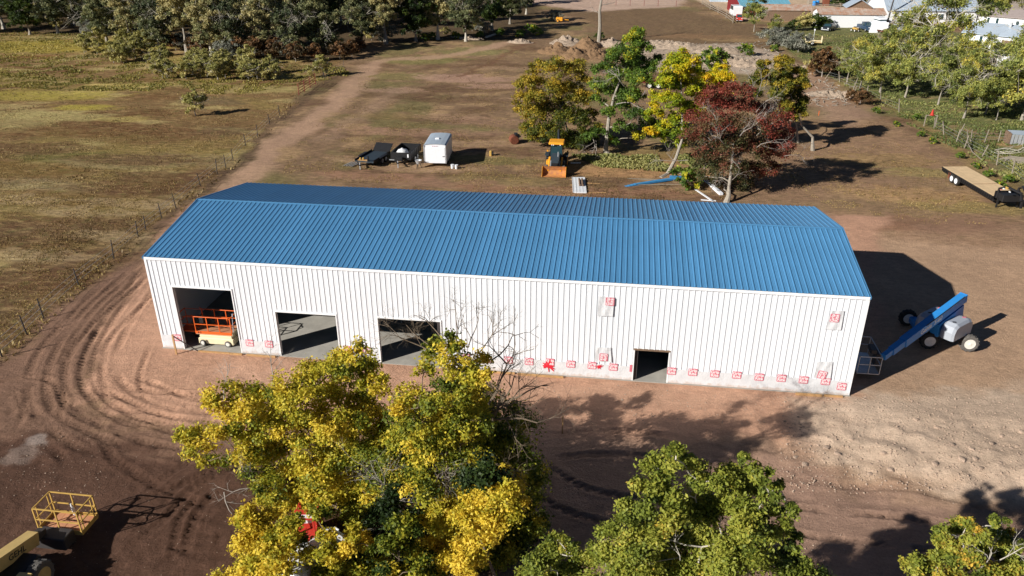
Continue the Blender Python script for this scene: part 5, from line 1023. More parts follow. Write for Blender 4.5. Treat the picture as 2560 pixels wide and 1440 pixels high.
# gooseneck flatbed at right
A0, A1, Bq = un(2356,417,.95), un(2413,417,.95), un(2500,458,.95); Cq = un(2482,490,.95)
along = (Cq-A0); LL = np.linalg.norm(along[:2]); ang = math.atan2(along[1], along[0])
t = thing('gooseneck_trailer','long tan-decked gooseneck flatbed trailer parked on the right side','trailer',(float(A0[0]),float(A0[1]),0),ang)
print('goose', LL, math.degrees(ang), np.linalg.norm((A1-A0)[:2]))
WD = 2.45
MB().box(0,LL,.0,WD,.86,.95).build('deck_frame',M_BLACK,t)
for k in range(9): MB().box(.03,LL-.03,.04+k*(WD-.08)/9+.008,.04+(k+1)*(WD-.08)/9-.008,.95,.985).build('deck_board',M_DECK,t)
MB().box(LL*.62,LL*.62+.08,.05,WD-.05,.986,.992).build('rust_strip',M_RUST,t)
MB().box(0,LL,-.06,.0,.88,.97).build('rub_rail',M_BLACK,t); MB().box(0,LL,.15,.3,.45,.6).build('lower_chord',M_BLACK,t); MB().box(0,LL,WD-.3,WD-.15,.45,.6).build('lower_chord',M_BLACK,t)
for k in range(26): MB().box(.1+k*LL/26,.2+k*LL/26,-.05,.25,.6,.87).build('stake_pocket',M_BLACK,t)
for k, x in enumerate((LL*.24,LL*.33)):
    for y in (.05,WD-.05): wheel(t,(x,y,.42),.42,.26,'y',M_TYRE,M_PLASTIC,False)
MB().box(LL*.15,LL*.18,-.02,.25,.25,.85).build('mud_flap',M_RUST,t)
for y in (.35,WD-.35):
    MB().tube([(LL,y,.8),(LL+.1,y,1.7),(LL+.8,y*.8+.25,2.05),(LL+2.2,WD/2+(y-WD/2)*.25,1.9),(LL+2.3,WD/2+(y-WD/2)*.2,1.3)],.11,6).build('gooseneck',M_BLACK,t)
MB().bbox(LL+.15,LL+1.0,.3,WD-.3,.75,1.35,.05).build('tool_box',M_BLACK,t); MB().box(LL-.02,LL+.06,.1,WD-.1,.95,1.45).build('headboard',M_BLACK,t)
MB().beam((LL+2.25,WD/2,1.35),(LL+2.25,WD/2,.6),.16).build('coupler',M_BLACK,t)
for y in (.3,WD-.3): MB().beam((LL+.4,y,.02),(LL+.4,y,.9),.12).build('landing_leg',M_BLACK,t)
MB().box(LL+.75,LL+1.05,.42,.5,1.9,2.1).build('decal',M_YEL,t)
for x in (LL+.1,LL+.5,LL+1.4): MB().box(x,x+.2,.36,.43,1.6+.2*(x>LL+.3),1.68+.2*(x>LL+.3)).build('reflector',M_RED if x < LL+.3 else M_PLASTIC,t)
# red machine and white pickup under the trees
p = un(778,1352,0); t = thing('red_forklift','red machine with an open frame half hidden under the box elders','forklift',(float(p[0]),float(p[1]),0),math.radians(10))
MB().bbox(-.45,.5,-.9,.6,.3,1.0,.08).build('body',M_CAR_RED,t); MB().box(-.42,.42,-.3,-.22,1.0,1.9).build('back_plate',M_CAR_RED,t)
for x in (-.4,.4):
    MB().beam((x,.6,.1),(x,.5,1.6),.1).build('mast',M_CAR_RED,t); MB().beam((x,-.7,1.0),(x*.9,-.6,1.75),.07).build('cage_post',M_CAR_RED,t)
    wheel(t,(x*1.2,.35,.3),.3,.2,'x',M_TYRE,M_RIMW,False); wheel(t,(x*1.2,-.6,.3),.3,.2,'x',M_TYRE,M_RIMW,False)
[MB().beam((x_,-.7,1.77),(x_,.5,1.6),.05).build('cage_bar',M_CAR_RED,t) for x_ in (-.42,.42)]; MB().beam((-.47,-.66,1.77),(.47,-.66,1.77),.06).build('cage_bar',M_CAR_RED,t); MB().box(-.25,.25,-.316,-.302,1.25,1.7).build('panel',M_PLASTIC,t)
def vehicle(name, label, cat, loc, rot, paint, kind='car', L=4.6, Wd=1.8, H=1.5, sc_=1):
    t = thing(name, label, cat, loc, rot, None, sc_); h = .62*H if kind != 'pickup' else .58*H
    if kind == 'car': P = [(0,.3),(L,.3),(L,.55*H),(L*.95,h),(L*.72,h+.02),(L*.6,H),(L*.28,H),(L*.1,h+.02),(0,h)]; C1 = (L*.12,L*.7)
    elif kind == 'pickup': P = [(0,.4),(L,.4),(L,.52*H),(L*.96,h),(L*.74,h+.02),(L*.66,H),(L*.42,H),(L*.39,h+.04),(L*.02,h+.04),(0,h)]; C1 = (L*.4,L*.73)
    else: P = [(0,.3),(L,.3),(L,.45*H),(L*.97,.55*H),(L*.84,.58*H),(L*.76,H),(L*.03,H),(0,.9*H)]; C1 = (L*.1,L*.82)
    MB().prism([(x-L/2,z) for x,z in P],'y',-Wd/2,Wd/2).build('body',paint,t)
    g0 = h+.04 if kind != 'van' else .6*H
    gl = [(C1[0]-L/2+.25,g0),(C1[1]-L/2-.1,g0),(C1[1]-L/2-.42,H-.08),(C1[0]-L/2+.55,H-.08)]
    for y in (-Wd/2-.01,Wd/2): MB().prism(gl,'y',y,y+.01).build('side_window',M_GLASS,t)
    wx = C1[1]-L/2
    MB().add([(wx-.02,-Wd*.42,g0),(wx-.02,Wd*.42,g0),(wx-.36,Wd*.36,H-.06),(wx-.36,-Wd*.36,H-.06)],[(0,1,2,3)]).build('windscreen',M_GLASS,t).location = (.05,0,.03)
    for x in (-L*.31,L*.31):
        for y in (-Wd/2+.08,Wd/2-.08): wheel(t,(x,y,.33),.33,.2,'y',M_TYRE,M_GALV,False)
    for y in (-Wd*.36,Wd*.36): MB().box(L/2-.02,L/2+.03,y-.14,y+.14,.55*H-.16,.55*H).build('headlight',M_PLASTIC,t)
    MB().box(L/2-.01,L/2+.06,-Wd*.45,Wd*.45,.34,.5).build('bumper',M_GALV,t)
    if kind == 'pickup': MB().box(-L/2+.1,-L*.1-.1,-Wd/2+.12,Wd/2-.12,h+.041,h+.05).build('bed',M_BLACK,t)
    return t
def GP(px, py): p = G3(px, py); return (float(p[0]), float(p[1]), float(p[2]))
vehicle('pickup_truck','white pickup truck mostly hidden beneath the golden box elder','pickup',(*[float(v_) for v_ in un(748,1482)[:2]],0),math.radians(60),M_CARWHITE,'pickup',5.2,1.9,1.8)
vehicle('pickup_truck','red pickup with a white tailgate parked by the far corral fence','pickup',GP(1848,52),math.radians(262),M_CAR_RED,'pickup',4.8,1.9,1.8,.85)
vehicle('camper_van','white camper van parked behind the red pickup','van',GP(1838,40),math.radians(95),M_CARWHITE,'van',5.2,2.1,2.5)
vehicle('parked_car','dark car with a silver nose standing on the far lawn','car',GP(2070,76),math.radians(-120),M_CARBLACK,'car',4.6,1.8,1.45)
vehicle('pickup_truck','dark blue pickup parked before the long white shed','pickup',GP(2165,77),math.radians(-80),M_CARBLUE,'pickup',5.4,2.,1.85)
vehicle('parked_car','silver car parked right of the white boat','car',GP(2244,80),math.radians(-75),M_CARGREY,'car',4.6,1.8,1.5)
# white boat on a trailer
t = thing('white_boat','white cabin boat on a trailer between the blue pickup and the silver car','boat',GP(2197,82),math.radians(-78))
MB().add([(x,y,z) for x,wd,zl,zh in ((-3,1.0,.9,2.0),(0,1.2,.7,2.1),(2,.95,.8,2.3),(3.4,.05,1.6,2.5)) for y,z in ((-wd,zh),(-wd*.6,zl),(0,zl-.2),(wd*.6,zl),(wd,zh))],
    [(i*5+k,(i+1)*5+k,(i+1)*5+k+1,i*5+k+1) for i in range(3) for k in range(4)]+[(0,1,2,3,4),(0,4,9,5),(5,9,14,10),(10,14,19,15)]).build('hull',M_PLASTIC,t)
MB().bbox(-1.6,.9,-.85,.85,2.05,3.0,.12).build('cabin',M_PLASTIC,t); MB().bbox(-1.62,.95,-.87,.87,2.5,2.8,.1).build('window_band',M_GLASS,t); MB().bbox(-1.7,.7,-.95,.95,3.0,3.1,.05).build('cabin_roof',M_PLASTIC,t)
MB().box(-2.6,2.4,-.5,.5,.42,.5).build('trailer_frame',M_RUST,t)
for y in (-1,1): wheel(t,(-.8,y,.33),.33,.2,'y',M_TYRE,M_GALV,False)
o = MB().prism([(-.9,0),(1.0,0),(.7,2.2),(-.2,2.5)],'y',-.05,.05).build('leaning_sheet',M_PLASTIC); o.location = GP(2182,82); o.rotation_euler = (-.25,0,.1); tag(o,'slanted white sheet standing left of the white boat','sheet')
t = thing('quad_bike','small yellow quad bike left of the dark blue pickup','quad',GP(2137,79),math.radians(-70)); MB().bbox(-.7,.8,-.3,.3,.45,.85,.08).build('body',M_YEL,t); MB().bbox(-.5,.2,-.18,.18,.85,1.0,.05).build('seat',M_BLACK,t); MB().beam((.4,-.35,1.1),(.4,.35,1.1),.05).build('handlebar',M_BLACK,t)
for x in (-.6,.65):
    for y in (-.45,.45): wheel(t,(x,y,.28),.28,.22,'y',M_TYRE,M_RIMW,False)
# cream utility trailer
t = thing('utility_trailer','small cream utility trailer with railed ends beside the grey sagebrush','trailer',GP(2032,112),math.radians(-8))
MB().box(-1.5,1.5,-.8,.8,.5,.56).build('deck',M_TAN,t); 
for x in (-1.5,1.5):
    for y in (-.8,0,.8): MB().beam((x,y,.5),(x*1.02,y,1.7),.09).build('gate_post',M_CREAM,t)
    for z in (1.0,1.35,1.7): MB().beam((x,-.8,z),(x,.8,z),.08).build('gate_bar',M_CREAM,t)
for y in (-.8,.8): MB().beam((-1.5,y,.7),(1.5,y,.7),.1).build('side_rail',M_CREAM,t); wheel(t,(-.2,y*1.15,.36),.36,.2,'y',M_TYRE,M_RIMW,False); MB().box(-.7,.3,y*1.15-.14,y*1.15+.14,.78,.83).build('fender',M_CREAM,t)
MB().beam((0,.7,.5),(0,.7,2.6),.06).build('lamp_post',M_PLASTIC,t); MB().box(-.12,.12,.6,.8,2.6,2.9).build('lamp_head',M_PLASTIC,t)
# --- buildings
def gable_roof(mbx, L, D, h, r, ov=.4, th=.14):
    return mbx.prism([(-ov,h-r*ov/(D/2)),(D/2,h+r),(D+ov,h-r*ov/(D/2)),(D+ov,h-r*ov/(D/2)+th),(D/2,h+r+th),(-ov,h-r*ov/(D/2)+th)],'x',-ov,L+ov)
def house(name, label, cat, loc, rot, L, D, h, r, wallm, roofm, wins=(), doors=(), ribs=False, chimney=False, ovh=.4):
    t = thing(name, label, cat, loc, rot)
    MB().prism([(0,-.2),(D,-.2),(D,h),(D/2,h+r*.98),(0,h)],'x',0,L).build('wall',wallm,t); ro = gable_roof(MB(),L,D,h,r,ovh).build('roof',roofm,t)
    for x, z, w_, hh in wins:
        f = MB().box(x-w_/2-.08,x+w_/2+.08,-.05,-.0,z-hh/2-.08,z+hh/2+.08).build('window',M_TRIM,t); MB().box(x-w_/2,x+w_/2,-.06,-.051,z-hh/2,z+hh/2).build('pane',M_GLASS,f)
    for x, w_, hh in doors: MB().box(x-w_/2,x+w_/2,-.05,.0,0,hh).build('door',M_OLDWOOD,t)
    if ribs:
        rb = MB(); n_ = int(L/.9)
        for k in range(n_+1):
            x = -.3+k*(L+.6)/n_
            for ya, yb in ((-ovh,D/2-.05),(D+ovh,D/2+.05)): za = h-r*ovh/(D/2)+.16; rb.beam((x,ya,za),(x,yb,h+r+.15),.06,.05)
        rb.build('roof_seam',roofm,t,kind='stuff')
    if chimney: MB().box(L*.7,L*.7+.4,D*.35,D*.35+.4,h+r*.5,h+r+.6).build('vent_pipe',M_GALV,ro)
    return t
house('grey_roofed_house','large white house with a broad pale grey metal roof behind the far lawn','house',GP(2214,58),math.radians(2),20,15,3.0,4.4,M_SIDING,M_GREYROOF,[(3.6,1.5,.9,1.7),(5.0,1.5,.9,1.7),(12,1.5,1.2,1.2)],[],True,False)
house('white_house_wing','white gable-ended annex right of the big grey roof','house',GP(2340,48),math.radians(78),9,10,2.8,2.2,M_SIDING,M_GREYROOF,[(5,1.5,1.0,1.1)],[],True)
house('wood_shack','weathered wooden shack with a small grey roof at the end of the long white shed','shed',GP(2172,66),math.radians(84),5.5,5.2,4.1,1.6,M_OLDWOOD,M_GREYROOF,[],[(2.6,1.8,1.6)])
t = house('long_white_shed','long low white shed with a rust-stained tin roof behind the parked cars','shed',GP(2044,68),math.radians(1.5),14.2,6,2.9,1.0,M_SIDING,M_RUSTROOF,[],[],True,False,.25)
t = house('open_shed','long low tin-roofed shed in shade left of the white shed','shed',GP(1905,52),math.radians(1),11,6,2.5,.9,M_OLDWOOD,M_RUSTROOF,[],[],True,False,.25)
house('teal_roofed_barn','red barn with a wide pale teal roof behind the slim poplar','barn',GP(1852,40),math.radians(8),12,14,2.3,2.2,M_DKRED,M_BLUEROOF,[],[],True)
house('mobile_home','white mobile home with a brown shingle roof at the upper right','house',GP(2438,72),math.radians(-38),16,6.5,2.9,1.2,M_SIDING,M_SHINGLE,[(2.2,1.6,.5,1.7),(4.0,1.6,.5,1.7),(8,1.7,.6,1.0),(10.6,1.5,.6,1.7)],[],False,True)
house('mobile_home','white cottage with a light grey roof and dark porch below the mobile home','house',GP(2402,118),math.radians(-40),9.5,7,2.9,1.5,M_SIDING,M_GREYROOF,[(3.2,1.6,.5,1.7),(6.3,1.5,.5,.6)],[(7.9,2.2,2.1)],False,True)
house('small_shed','small white shed with a pale roof right of the cottage porch','shed',GP(2486,172),math.radians(-35),3.6,4,2.6,.8,M_SIDING,M_GREYROOF,[],[])
t = thing('wooden_deck','red-brown wooden deck with railings before the white cottage','deck',GP(2436,158),math.radians(-25)); MB().box(0,5,-2.2,0,.5,.62).build('deck_floor',M_PLY,t)
for k in range(6): MB().beam((k,-2.2,0),(k,-2.2,1.5),.1).build('post',M_RUST,t)
for z in (1.0,1.5): MB().beam((0,-2.2,z),(5,-2.2,z),.09).build('railing',M_RUST,t)
t = thing('wooden_deck','pale plywood screen wall left of the red-brown deck','screen',GP(2392,156),math.radians(-20)); MB().box(0,2.6,0,.1,0,1.7).build('panel',M_LUMBER,t); MB().box(2.6,2.7,-1.2,.1,0,1.6).build('side_panel',M_OLDWOOD,t)
t = thing('wooden_deck','brown deck with rails along the upper mobile home','deck',GP(2470,96),math.radians(-38)); MB().box(0,6,-1.8,-.2,.6,.7).build('deck_floor',M_PLY,t)
for k in range(7): MB().beam((k,-1.8,0),(k,-1.8,1.6),.1).build('post',M_RUST,t)
MB().beam((0,-1.8,1.6),(6,-1.8,1.6),.09).build('railing',M_RUST,t)
# utility pole and small poles
for px, py, h, lean, lab, cat in ((2217,60,15,1.2,'tall dark utility pole before the grey-roofed house','pole'),(2543,75,10,.8,'leaning pole behind the upper mobile home','pole')):
    t = thing('utility_pole', lab, cat, GP(px,py)); MB().tube([(0,0,-.5),(lean,0,h)],[.19,.13],8).build('pole',M_STEEL,t); MB().beam((lean*.9-.9,0,h-.8),(lean*.9+.9,0,h-.8),.12).build('crossarm',M_STEEL,t)
# wood yard clutter at the top
for px, py, w_, d_, h_, m_, lab in [(2020,10,2.2,2,1.6,M_GREYWOOD,'stack of grey crates on the bare yard behind the sheds'),(2058,14,1.6,2,2.2,M_RUST,'rust-brown box standing behind the long shed'),(1822,8,6,4,2.2,M_SIDING,'low white outbuilding behind the corral'),(1775,4,5,4,2.4,M_GREYROOF,'pale grey outbuilding at the left end of the farm yard'),(1850,12,2.5,3,2.4,M_OLDWOOD,'brown wooden lean-to beside the white outbuilding')]:
    t = thing('storage_box' if w_ < 3 else 'outbuilding', lab, 'crate' if w_ < 3 else 'shed', GP(px,py)); MB().bbox(0,w_,0,d_,0,h_,.08).build('body',m_,t); MB().box(-.15,w_+.15,-.15,d_+.15,h_,h_+.12).build('lid' if w_ < 3 else 'roof',M_GALV,t)
for k,(px,py) in enumerate(((2035,14),(2043,13),(2075,12))):
    o = MB().lathe((0,0,0),[(.45,0),(.5,.1),(.5,1.2),(.45,1.3)],14).build('water_barrel',M_BLUE); o.location = GP(px,py); tag(o,['blue barrel behind the grey crates','second blue barrel from the grey crates','blue barrel right of the rust-brown box'][k],'barrel')
# --- fences
def fence(name, label, pts, h, post_m, r, lean=0, wires=(.4,.75,1.1), wire_m=None, rails=False, every=None, group=None):
    p0 = np.array(GP(*pts[0])); t = thing(name, label, 'fence', tuple(p0)); tops = []; rgf = np.random.default_rng(len(pts))
    for i, q in enumerate(pts):
        a = np.array(GP(*q))-p0; hh = h*rgf.uniform(.88,1.1); b_ = a+np.array([rgf.normal()*lean, rgf.normal()*lean, hh]); MB().tube([a-[0,0,.2],b_],[r,r*.85],6).build('post',post_m,t); tops.append((a,b_))
    for z in wires:
        mb = MB()
        for (a,b_),(c,d) in zip(tops[:-1],tops[1:]):
            p, q = a+(b_-a)*z/h, c+(d-c)*z/h; (mb.beam(p,q,.09 if rails else .012,.12 if rails else .012))
        mb.build('rail' if rails else 'wire', wire_m or M_GALV, t)
    return t
dense = []
for a, b_ in zip(FENCE_PX[:-1], FENCE_PX[1:]): dense.append(a)
fence('wire_fence','wire fence on dark metal posts along the edge of the left field',FENCE_PX[1:18],1.4,M_STEEL,.045,.06)
fence('wire_fence','short run of wire fence between the red gate and the yellow-green bush',[(790,215),(812,200),(835,184),(860,170)],1.3,M_STEEL,.035,.05)
ga, gb = GP(748,243), GP(790,215); t = thing('metal_gate','red tubular farm gate in the left field fence','gate',ga); dx = np.array(gb)-np.array(ga)
for z in (.35,.7,1.05,1.4,1.7): MB().beam((0,0,z),(dx[0],dx[1],z),.06).build('gate_bar',M_DKRED,t)
for u in (0,.33,.66,1): MB().beam((dx[0]*u,dx[1]*u,.1),(dx[0]*u,dx[1]*u,1.75),.07).build('gate_stile',M_DKRED,t)
fence('wire_fence','leaning weathered wooden posts and wire along the right-hand lawn',[(2062,196),(2100,205),(2132,225),(2165,241),(2202,259),(2248,283)],1.7,M_GREYWOOD,.07,.35)
fence('wire_fence','weathered post fence sagging at the right above the gooseneck trailer',[(2335,325),(2360,340),(2390,357),(2410,371),(2454,391),(2492,412),(2530,436),(2570,462)],1.5,M_GREYWOOD,.065,.22)
fence('wire_fence','row of thin wooden posts across the grass right of the traffic cone',[(2395,340),(2427,356),(2460,358),(2495,356),(2519,357),(2560,360)],1.5,M_GREYWOOD,.06,.15)
fence('corral_fence','thin dark pipe corral on the pale ground at the top',[(1540,13),(1575,14),(1610,15),(1645,15),(1690,16)],1.6,M_DKRED,.06,0,(.5,1.0,1.5))
fence('corral_fence','grey wooden corral running beside the red pickup',[(1755,12),(1775,24),(1795,34),(1815,46),(1832,58)],1.7,M_GREYWOOD,.09,.05,(.4,.9,1.4),M_GREYWOOD,True)
fence('wood_fence','brown board fence right of the silver car',[(2228,68),(2262,68),(2300,68),(2340,70)],1.9,M_OLDWOOD,.09,0,(.3,.7,1.1,1.5,1.8),M_OLDWOOD,True)
fence('wood_fence','low wooden fence across the yard behind the long white shed',[(2020,24),(2060,24),(2100,25),(2140,26)],1.5,M_GREYWOOD,.08,0,(.5,1.0,1.4),M_GREYWOOD,True)
# small frame with the traffic cone, curved hoop, coop
p = GP(2325,318); t = thing('post_frame','small wooden gate frame in the grass that carries an orange cone','frame',p)
for x in (-.75,.55): MB().beam((x,0,0),(x,0,1.35),.1).build('post',M_GREYWOOD,t)
MB().beam((-.8,0,1.35),(.6,0,1.35),.09).build('crossbar',M_GREYWOOD,t); o = MB().lathe((0,0,0),[(.28,0),(.28,.04),(.2,.05),(.05,.7)],12).build('traffic_cone',M_CAR_RED); o.location = (p[0]-.1,p[1],p[2]+1.39); tag(o,'orange-red cone standing on the small wooden frame','cone')
a, b_, c = GP(2412,352), GP(2420,380), GP(2452,398); t = thing('fallen_pole','long bent grey pole sagging from the right-hand fence','pole',a)
MB().tube([(0,0,1.1),tuple((np.array(b_)-a)*.6+[0,0,.5]),tuple(np.array(b_)-a+[.3,-.3,.15]),tuple(np.array(c)-a+[0,0,.08])],.05,6).build('pole',M_GREYWOOD,t)
p = GP(2520,361); t = thing('animal_pen','low pen of striped grey corrugated sheets at the right edge','pen',p,math.radians(-4))
for k in range(9): MB().box(.1+k*.4,.1+k*.4+.33,-.03,.03,.05,1.15).build('sheet',M_GALV,t)
MB().box(-.1,.08,-.1,1.4,.0,1.3).build('end_wall',M_OLDWOOD,t); MB().add([(.1,0,1.16),(3.7,0,1.16),(3.7,1.5,1.3),(.1,1.5,1.3)],[(0,1,2,3)]).build('roof',M_GREYROOF,t)
t = thing('board_pile','grey weathered boards heaped near the right edge below the pen','boards',GP(2530,400),math.radians(-25))
for k in range(7): MB().beam((-1.5+.2*k,-.6+.25*k,.05+.03*k),(2.0-.1*k,-.9+.3*k,.06+.03*k),.2,.05).build('board',M_GREYWOOD,t)
t = thing('brush_sticks','pale dead branches lying in the grass left of the board heap','branches',GP(2490,378)); r5 = np.random.default_rng(8); mb = MB()
for k in range(4): bare_twigs(mb,(r5.normal()*.5,r5.normal()*.3,.1),np.array((1,r5.normal()*.4,.05)),2.4,.05,2,r5)
mb.build('twigs',M_BARKPALE,t,kind='stuff')
# --- mounds of chips and mulch
def mound(name, label, px, py, rx, ry, h, m_, seed, rot=0):
    rgm = np.random.default_rng(seed); n1, n2 = 48, 24; vv, ff = [], []
    for i in range(n2+1):
        rr = i/n2
        for k in range(n1):
            a = 2*math.pi*k/n1; x, y = rr*rx*math.cos(a), rr*ry*math.sin(a); vv.append((x,y,0))
    V_ = np.array(vv); rr = np.hypot(V_[:,0]/rx, V_[:,1]/ry); prof = np.clip(1-rr, 0, 1)**.85
    nz_ = fbm(V_[:,0]+seed*7, V_[:,1], .45, 3, seed); V_[:,2] = h*prof*(.6+.8*nz_)+(fbm(V_[:,0]*2+seed, V_[:,1]*2, 1.2, 4, seed+50)-.5)*.9*sst(0,.2,prof)+(nz_-.5)*.5*h*sst(0,.3,prof)-.12*(rr>.97); V_[:,:2] *= (1+.22*(fbm(V_[:,0], V_[:,1], .5, 3, seed+5)-.5))[:,None]
    for i in range(n2): ff += [(i*n1+k,i*n1+(k+1)%n1,(i+1)*n1+(k+1)%n1,(i+1)*n1+k) for k in range(n1)]
    o = npmesh(name, V_, np.array(ff), m_); o.location = GP(px,py); o.rotation_euler = (0,0,rot); tag(o, label, 'pile'); return o
mound('mulch_pile','leftmost brown mulch pile with a grey back behind the yard',1395,128,4.,4.2,1.4,M_CHIP,1); mound('mulch_pile','grey mulch pile rising behind the leftmost brown one',1420,108,4.,3.5,1.4,M_CHIPGREY,2)
mound('mulch_pile','middle brown mulch pile with a lit conical front',1440,140,3.2,4.6,1.5,M_CHIP,3); mound('mulch_pile','brown mulch pile left of the dead pole tree foot',1468,116,3.,3.4,1.7,M_CHIP,4)
mound('mulch_pile','rightmost brown mulch pile beside the green tree',1492,138,3.,5.,1.4,M_CHIP,5); mound('mulch_pile','pale pile at the right rear of the mulch heaps',1530,112,3.6,3.,1.8,M_CHIPGREY,6)
for k, q in enumerate([(1655,112,6,2.4,1.1,'left grey chip heap behind the tall green tree'),(1720,120,6,2.6,1.2,'long grey chip heap behind the lime tree crown'),(1800,130,6,2.4,1.,'grey chip heap behind the orange tree'),(1840,160,6,2.6,1.3,'grey chip heap right of the orange tree crown'),(1900,165,5,2.2,1.,'grey chip heap above the olive trees'),(1180,100,2.6,1.4,.7,'low heap of logs and soil in the wood shade'),(1300,108,3,1.6,.8,'low soil heap left of the mulch piles'),(2010,178,2.6,1.8,.9,'pale rubble heap below the sagebrush'),(2110,240,2.2,2.,.5,'low brush heap on the dirt by the right fence'),(2070,235,3,2.4,.5,'low grey debris heap right of the olive tree')]):
    mound('chip_heap' if k < 5 else 'debris_heap', q[5], q[0], q[1], q[2], q[3], q[4], M_CHIPGREY, 20+k)
mb = MB(); r5 = np.random.default_rng(9)
for k in range(420):
    px, py = (r5.uniform(1620,1960), r5.uniform(105,180)) if k < 300 else (r5.uniform(1990,2140), r5.uniform(180,270))
    p = G3(px,py); a = r5.uniform(0,3.14); L = r5.uniform(.3,1.3); mb.beam((p[0],p[1],p[2]+.05),(p[0]+math.cos(a)*L,p[1]+math.sin(a)*L,p[2]+r5.uniform(.05,.3)),r5.uniform(.04,.1))
o = mb.build('branch_debris',M_BARKGREY,kind='stuff'); o['label'] = 'scattered grey sticks and branches on the old chip ground'
t = thing('orange_implement','orange implement standing beside the grey brush heap in the shade','implement',GP(1390,55)); MB().bbox(0,1.6,0,1,.3,1.1,.1).build('body',M_AMBER,t); MB().beam((1.6,.5,.6),(3,.5,.5),.15).build('drawbar',M_AMBER,t); wheel(t,(.4,-.1,.35),.35,.2,'y',M_TYRE,M_AMBER,False)
for k,(a,b_,lab) in enumerate([((1215,98),(1245,88),'pale log lying on the soil heap at the wood edge'),((1130,96),(1155,100),'short log in the shade of the wood'),((2020,165),(2046,178),'white pipe rail leaning below the sagebrush')]): plank(a,b_,.35 if k < 2 else .15,M_BARKPALE if k < 2 else M_GALV,lab,'log',.3,.4)
# fallen bits on the field corner
blk = G3(0,1170)
# --- stones
def stone_mesh(seed, r=.5):
    rs = np.random.default_rng(seed); mb = MB(); n1 = 7; vv = [(0,0,r*.6)]
    for i, (th, s_) in enumerate(((.8,.75),(1.5,1.),(2.3,.8))):
        for k in range(n1): a = 2*math.pi*k/n1+i*.4; q = r*s_*rs.uniform(.75,1.15); vv.append((q*math.cos(a),q*.8*math.sin(a),r*.65*math.cos(th)))
    ff = [(0,1+k,1+(k+1)%n1) for k in range(n1)]
    for i in range(2): ff += [(1+i*n1+k,1+(i+1)*n1+k,1+(i+1)*n1+(k+1)%n1,1+i*n1+(k+1)%n1) for k in range(n1)]
    return mb.add(vv, ff)
SM = [stone_mesh(k).build('stone',M_ROCK) for k in range(4)]; SMd = [o.data for o in SM]
for o in SM: bpy.data.objects.remove(o)
rs = np.random.default_rng(31); GS = 'stones on the rough bank at the lower right'
spots = [(2068,1110),(2095,1125),(2210,1130),(2322,1185),(2405,1145),(2430,1118),(2480,1105),(2545,1110),(2530,1115),(2395,1160),(2230,1155),(2290,1050),(2345,1070),(2505,1085),(2440,1140),(2555,1075),(2130,1095),(1992,1130),(2380,1110),(2455,1160),(2260,1120),(2180,1165),(2015,1145),(2340,1150),(2500,1150),(1563,986),(1570,975),(1555,1000),(2010,1060),(2085,1060)]
for k, (px, py) in enumerate(spots):
    p = G3(px,py); o = bpy.data.objects.new('stone', SMd[k%4]); COL.objects.link(o); s_ = rs.uniform(.2,.46)*(.6 if k > 24 else 1); o.location = (p[0],p[1],p[2]-.02); o.scale = (s_,s_,s_*.9); o.rotation_euler = (0,0,rs.uniform(0,6))
    tag(o, 'rounded stone half sunk in the rough bank at the lower right' if k < 25 else 'small stone on the dirt in front of the right half of the wall', 'stone', GS if k < 25 else 'small stones before the right half of the wall')
# pebbles and clods
xs, ys, ss = [], [], []
for (px0,px1,py0,py1,nn,s0,s1) in ((1950,2560,990,1200,2600,.02,.09),(1350,2100,960,1060,500,.02,.06),(0,700,1000,1440,350,.012,.035),(0,260,1080,1240,220,.015,.055),(1200,2560,1160,1440,900,.02,.06),(600,1250,860,1000,260,.02,.05)):
    for k in range(nn): p = un(rs.uniform(px0,px1), rs.uniform(py0,py1)); xs.append(p[0]); ys.append(p[1]); ss.append(s0+(s1-s0)*rs.random()**3)
xs, ys, ss = map(np.array, (xs, ys, ss)); ok = ~((xs > -.3) & (xs < 40.3) & (ys > -.45)); xs, ys, ss = xs[ok], ys[ok], ss[ok]; zs = gz(xs, ys)
oct_ = np.array([(1,0,0),(0,1,0),(-1,0,0),(0,-1,0),(0,0,.8),(0,0,-.6)]); of = np.array([(0,1,4),(1,2,4),(2,3,4),(3,0,4),(1,0,5),(2,1,5),(3,2,5),(0,3,5)])
V_ = np.stack([xs,ys,zs],1)[:,None]+oct_[None]*(ss[:,None,None]*rs.uniform(.6,1.3,(len(xs),6,1)))
o = npmesh('gravel', V_.reshape(-1,3), (np.arange(len(xs))[:,None,None]*6+of[None]).reshape(-1,3), M_ROCK); o['kind'] = 'stuff'; o['label'] = 'small stones and soil clods scattered on the dirt'
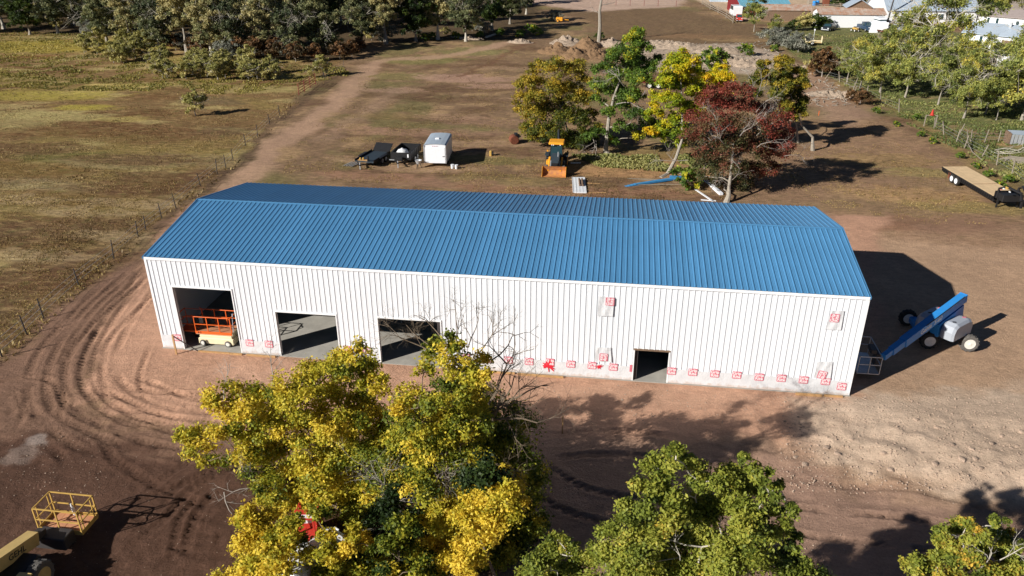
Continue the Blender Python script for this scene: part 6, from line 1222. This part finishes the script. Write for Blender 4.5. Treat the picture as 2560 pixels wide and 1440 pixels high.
# --- grass
def grass(name, label, mask_px, n, h0, h1, leaf, seed, wmul=1., tf=None, clump=.5):
    rg_ = np.random.default_rng(seed); P = wpoly(mask_px); lo, hi = P.min(0), P.max(0); px = np.array(mask_px)
    x = []; y = []; need = n
    u = rg_.uniform(px[:,0].min(), px[:,0].max(), n*3); v_ = rg_.uniform(max(px[:,1].min(), -20), px[:,1].max(), n*3)
    d = FX[None]+RX[None]*((u-1280)/FPX)[:,None]-UX[None]*((v_-720)/FPX)[:,None]; t_ = -CAM[2]/d[:,2]; x = CAM[0]+d[:,0]*t_; y = CAM[1]+d[:,1]*t_
    ok = (sdf(x, y, P) < 0) & (fbm(x, y, .5, 3, seed) > clump-.06*rg_.random(len(x))) & ~((x > -.4) & (x < 40.4) & (y > -.4) & (y < 14)); x, y = x[ok][:n], y[ok][:n]; m_ = len(x)
    dist = np.hypot(x-CAM[0], y-CAM[1]); h = rg_.uniform(h0, h1, m_)*(.5+fbm(x, y, .3, 3, seed+3)); w_ = h*.26*wmul*(1+dist/200); a = rg_.uniform(0, 6.28, m_); z = gz(x, y)
    dx, dy = np.cos(a)*w_, np.sin(a)*w_; lx, ly = rg_.normal(size=m_)*h*.45, rg_.normal(size=m_)*h*.45
    V_ = np.stack([np.stack([x-dx,y-dy,z-.02],1), np.stack([x+dx,y+dy,z-.02],1), np.stack([x+dx*.5+lx,y+dy*.5+ly,z+h],1), np.stack([x-dx*.9+lx*.6,y-dy*.9+ly*.6,z+h*.8],1)],1).reshape(-1,3)
    tt = np.clip(fbm(x*.6, y, .12, 4, seed+9)*1.6-.3+rg_.normal(size=m_)*.22, 0, 1)
    o = npmesh(name, V_, np.arange(m_*4).reshape(-1,4), leaf, None, {'t':('FACE','FLOAT',tt)}); o['kind'] = 'stuff'; o['label'] = label
FP = [(-60,950)]+FENCE_PX[1:]+[(880,125),(400,70),(-60,70)]
grass('field_grass','dry grass and weeds of the left field',FP,48000,.03,.1,L_GRASS,71,1,None,.44)
grass('fence_weeds','taller brown weeds along the field fence',[(a-14,b_-6) for a,b_ in FENCE_PX[:21]]+[(a+16,b_+8) for a,b_ in FENCE_PX[:21]][::-1],8000,.07,.22,L_GRASS,72,.8,None,.44)
grass('meadow_grass','yellow-green tall meadow grass below the wood',[(0,75),(200,85),(420,150),(860,165),(880,190),(600,240),(300,230),(0,220)],26000,.07,.2,L_MEADOW,73,1,None,.46)
grass('yard_grass','short trodden grass of the yard behind the building',[(880,130),(1340,120),(1300,330),(1500,380),(1800,440),(1820,500),(1500,500),(1000,470),(700,440),(760,330),(900,240)],26000,.03,.085,L_GRASS,74,1.2,None,.5)
grass('lawn_grass','green lawn and weeds under the poplars',[(1920,85),(2600,95),(2600,500),(2440,400),(2240,300),(2080,195),(2000,150)],26000,.08,.2,L_LAWN,75,1.2,None,.42)
grass('side_weeds','patchy straw and weeds on the dirt right of the trees',[(1900,420),(2050,330),(2200,300),(2500,470),(2560,560),(2300,560),(2100,530)],6000,.03,.08,L_GRASS,76,1.3,None,.51)
grass('tree_foot_grass','grass under the trees behind the building',[(1430,390),(1780,390),(1800,440),(1500,420)],5000,.12,.3,L_LAWN,77,1.1,None,.42)

_n = sum(len(o.data.loops)-2*len(o.data.polygons) for o in COL.objects if o.type == 'MESH' and o.data.users == 1); print('triangles', _n, 'ground', len(F)*2)
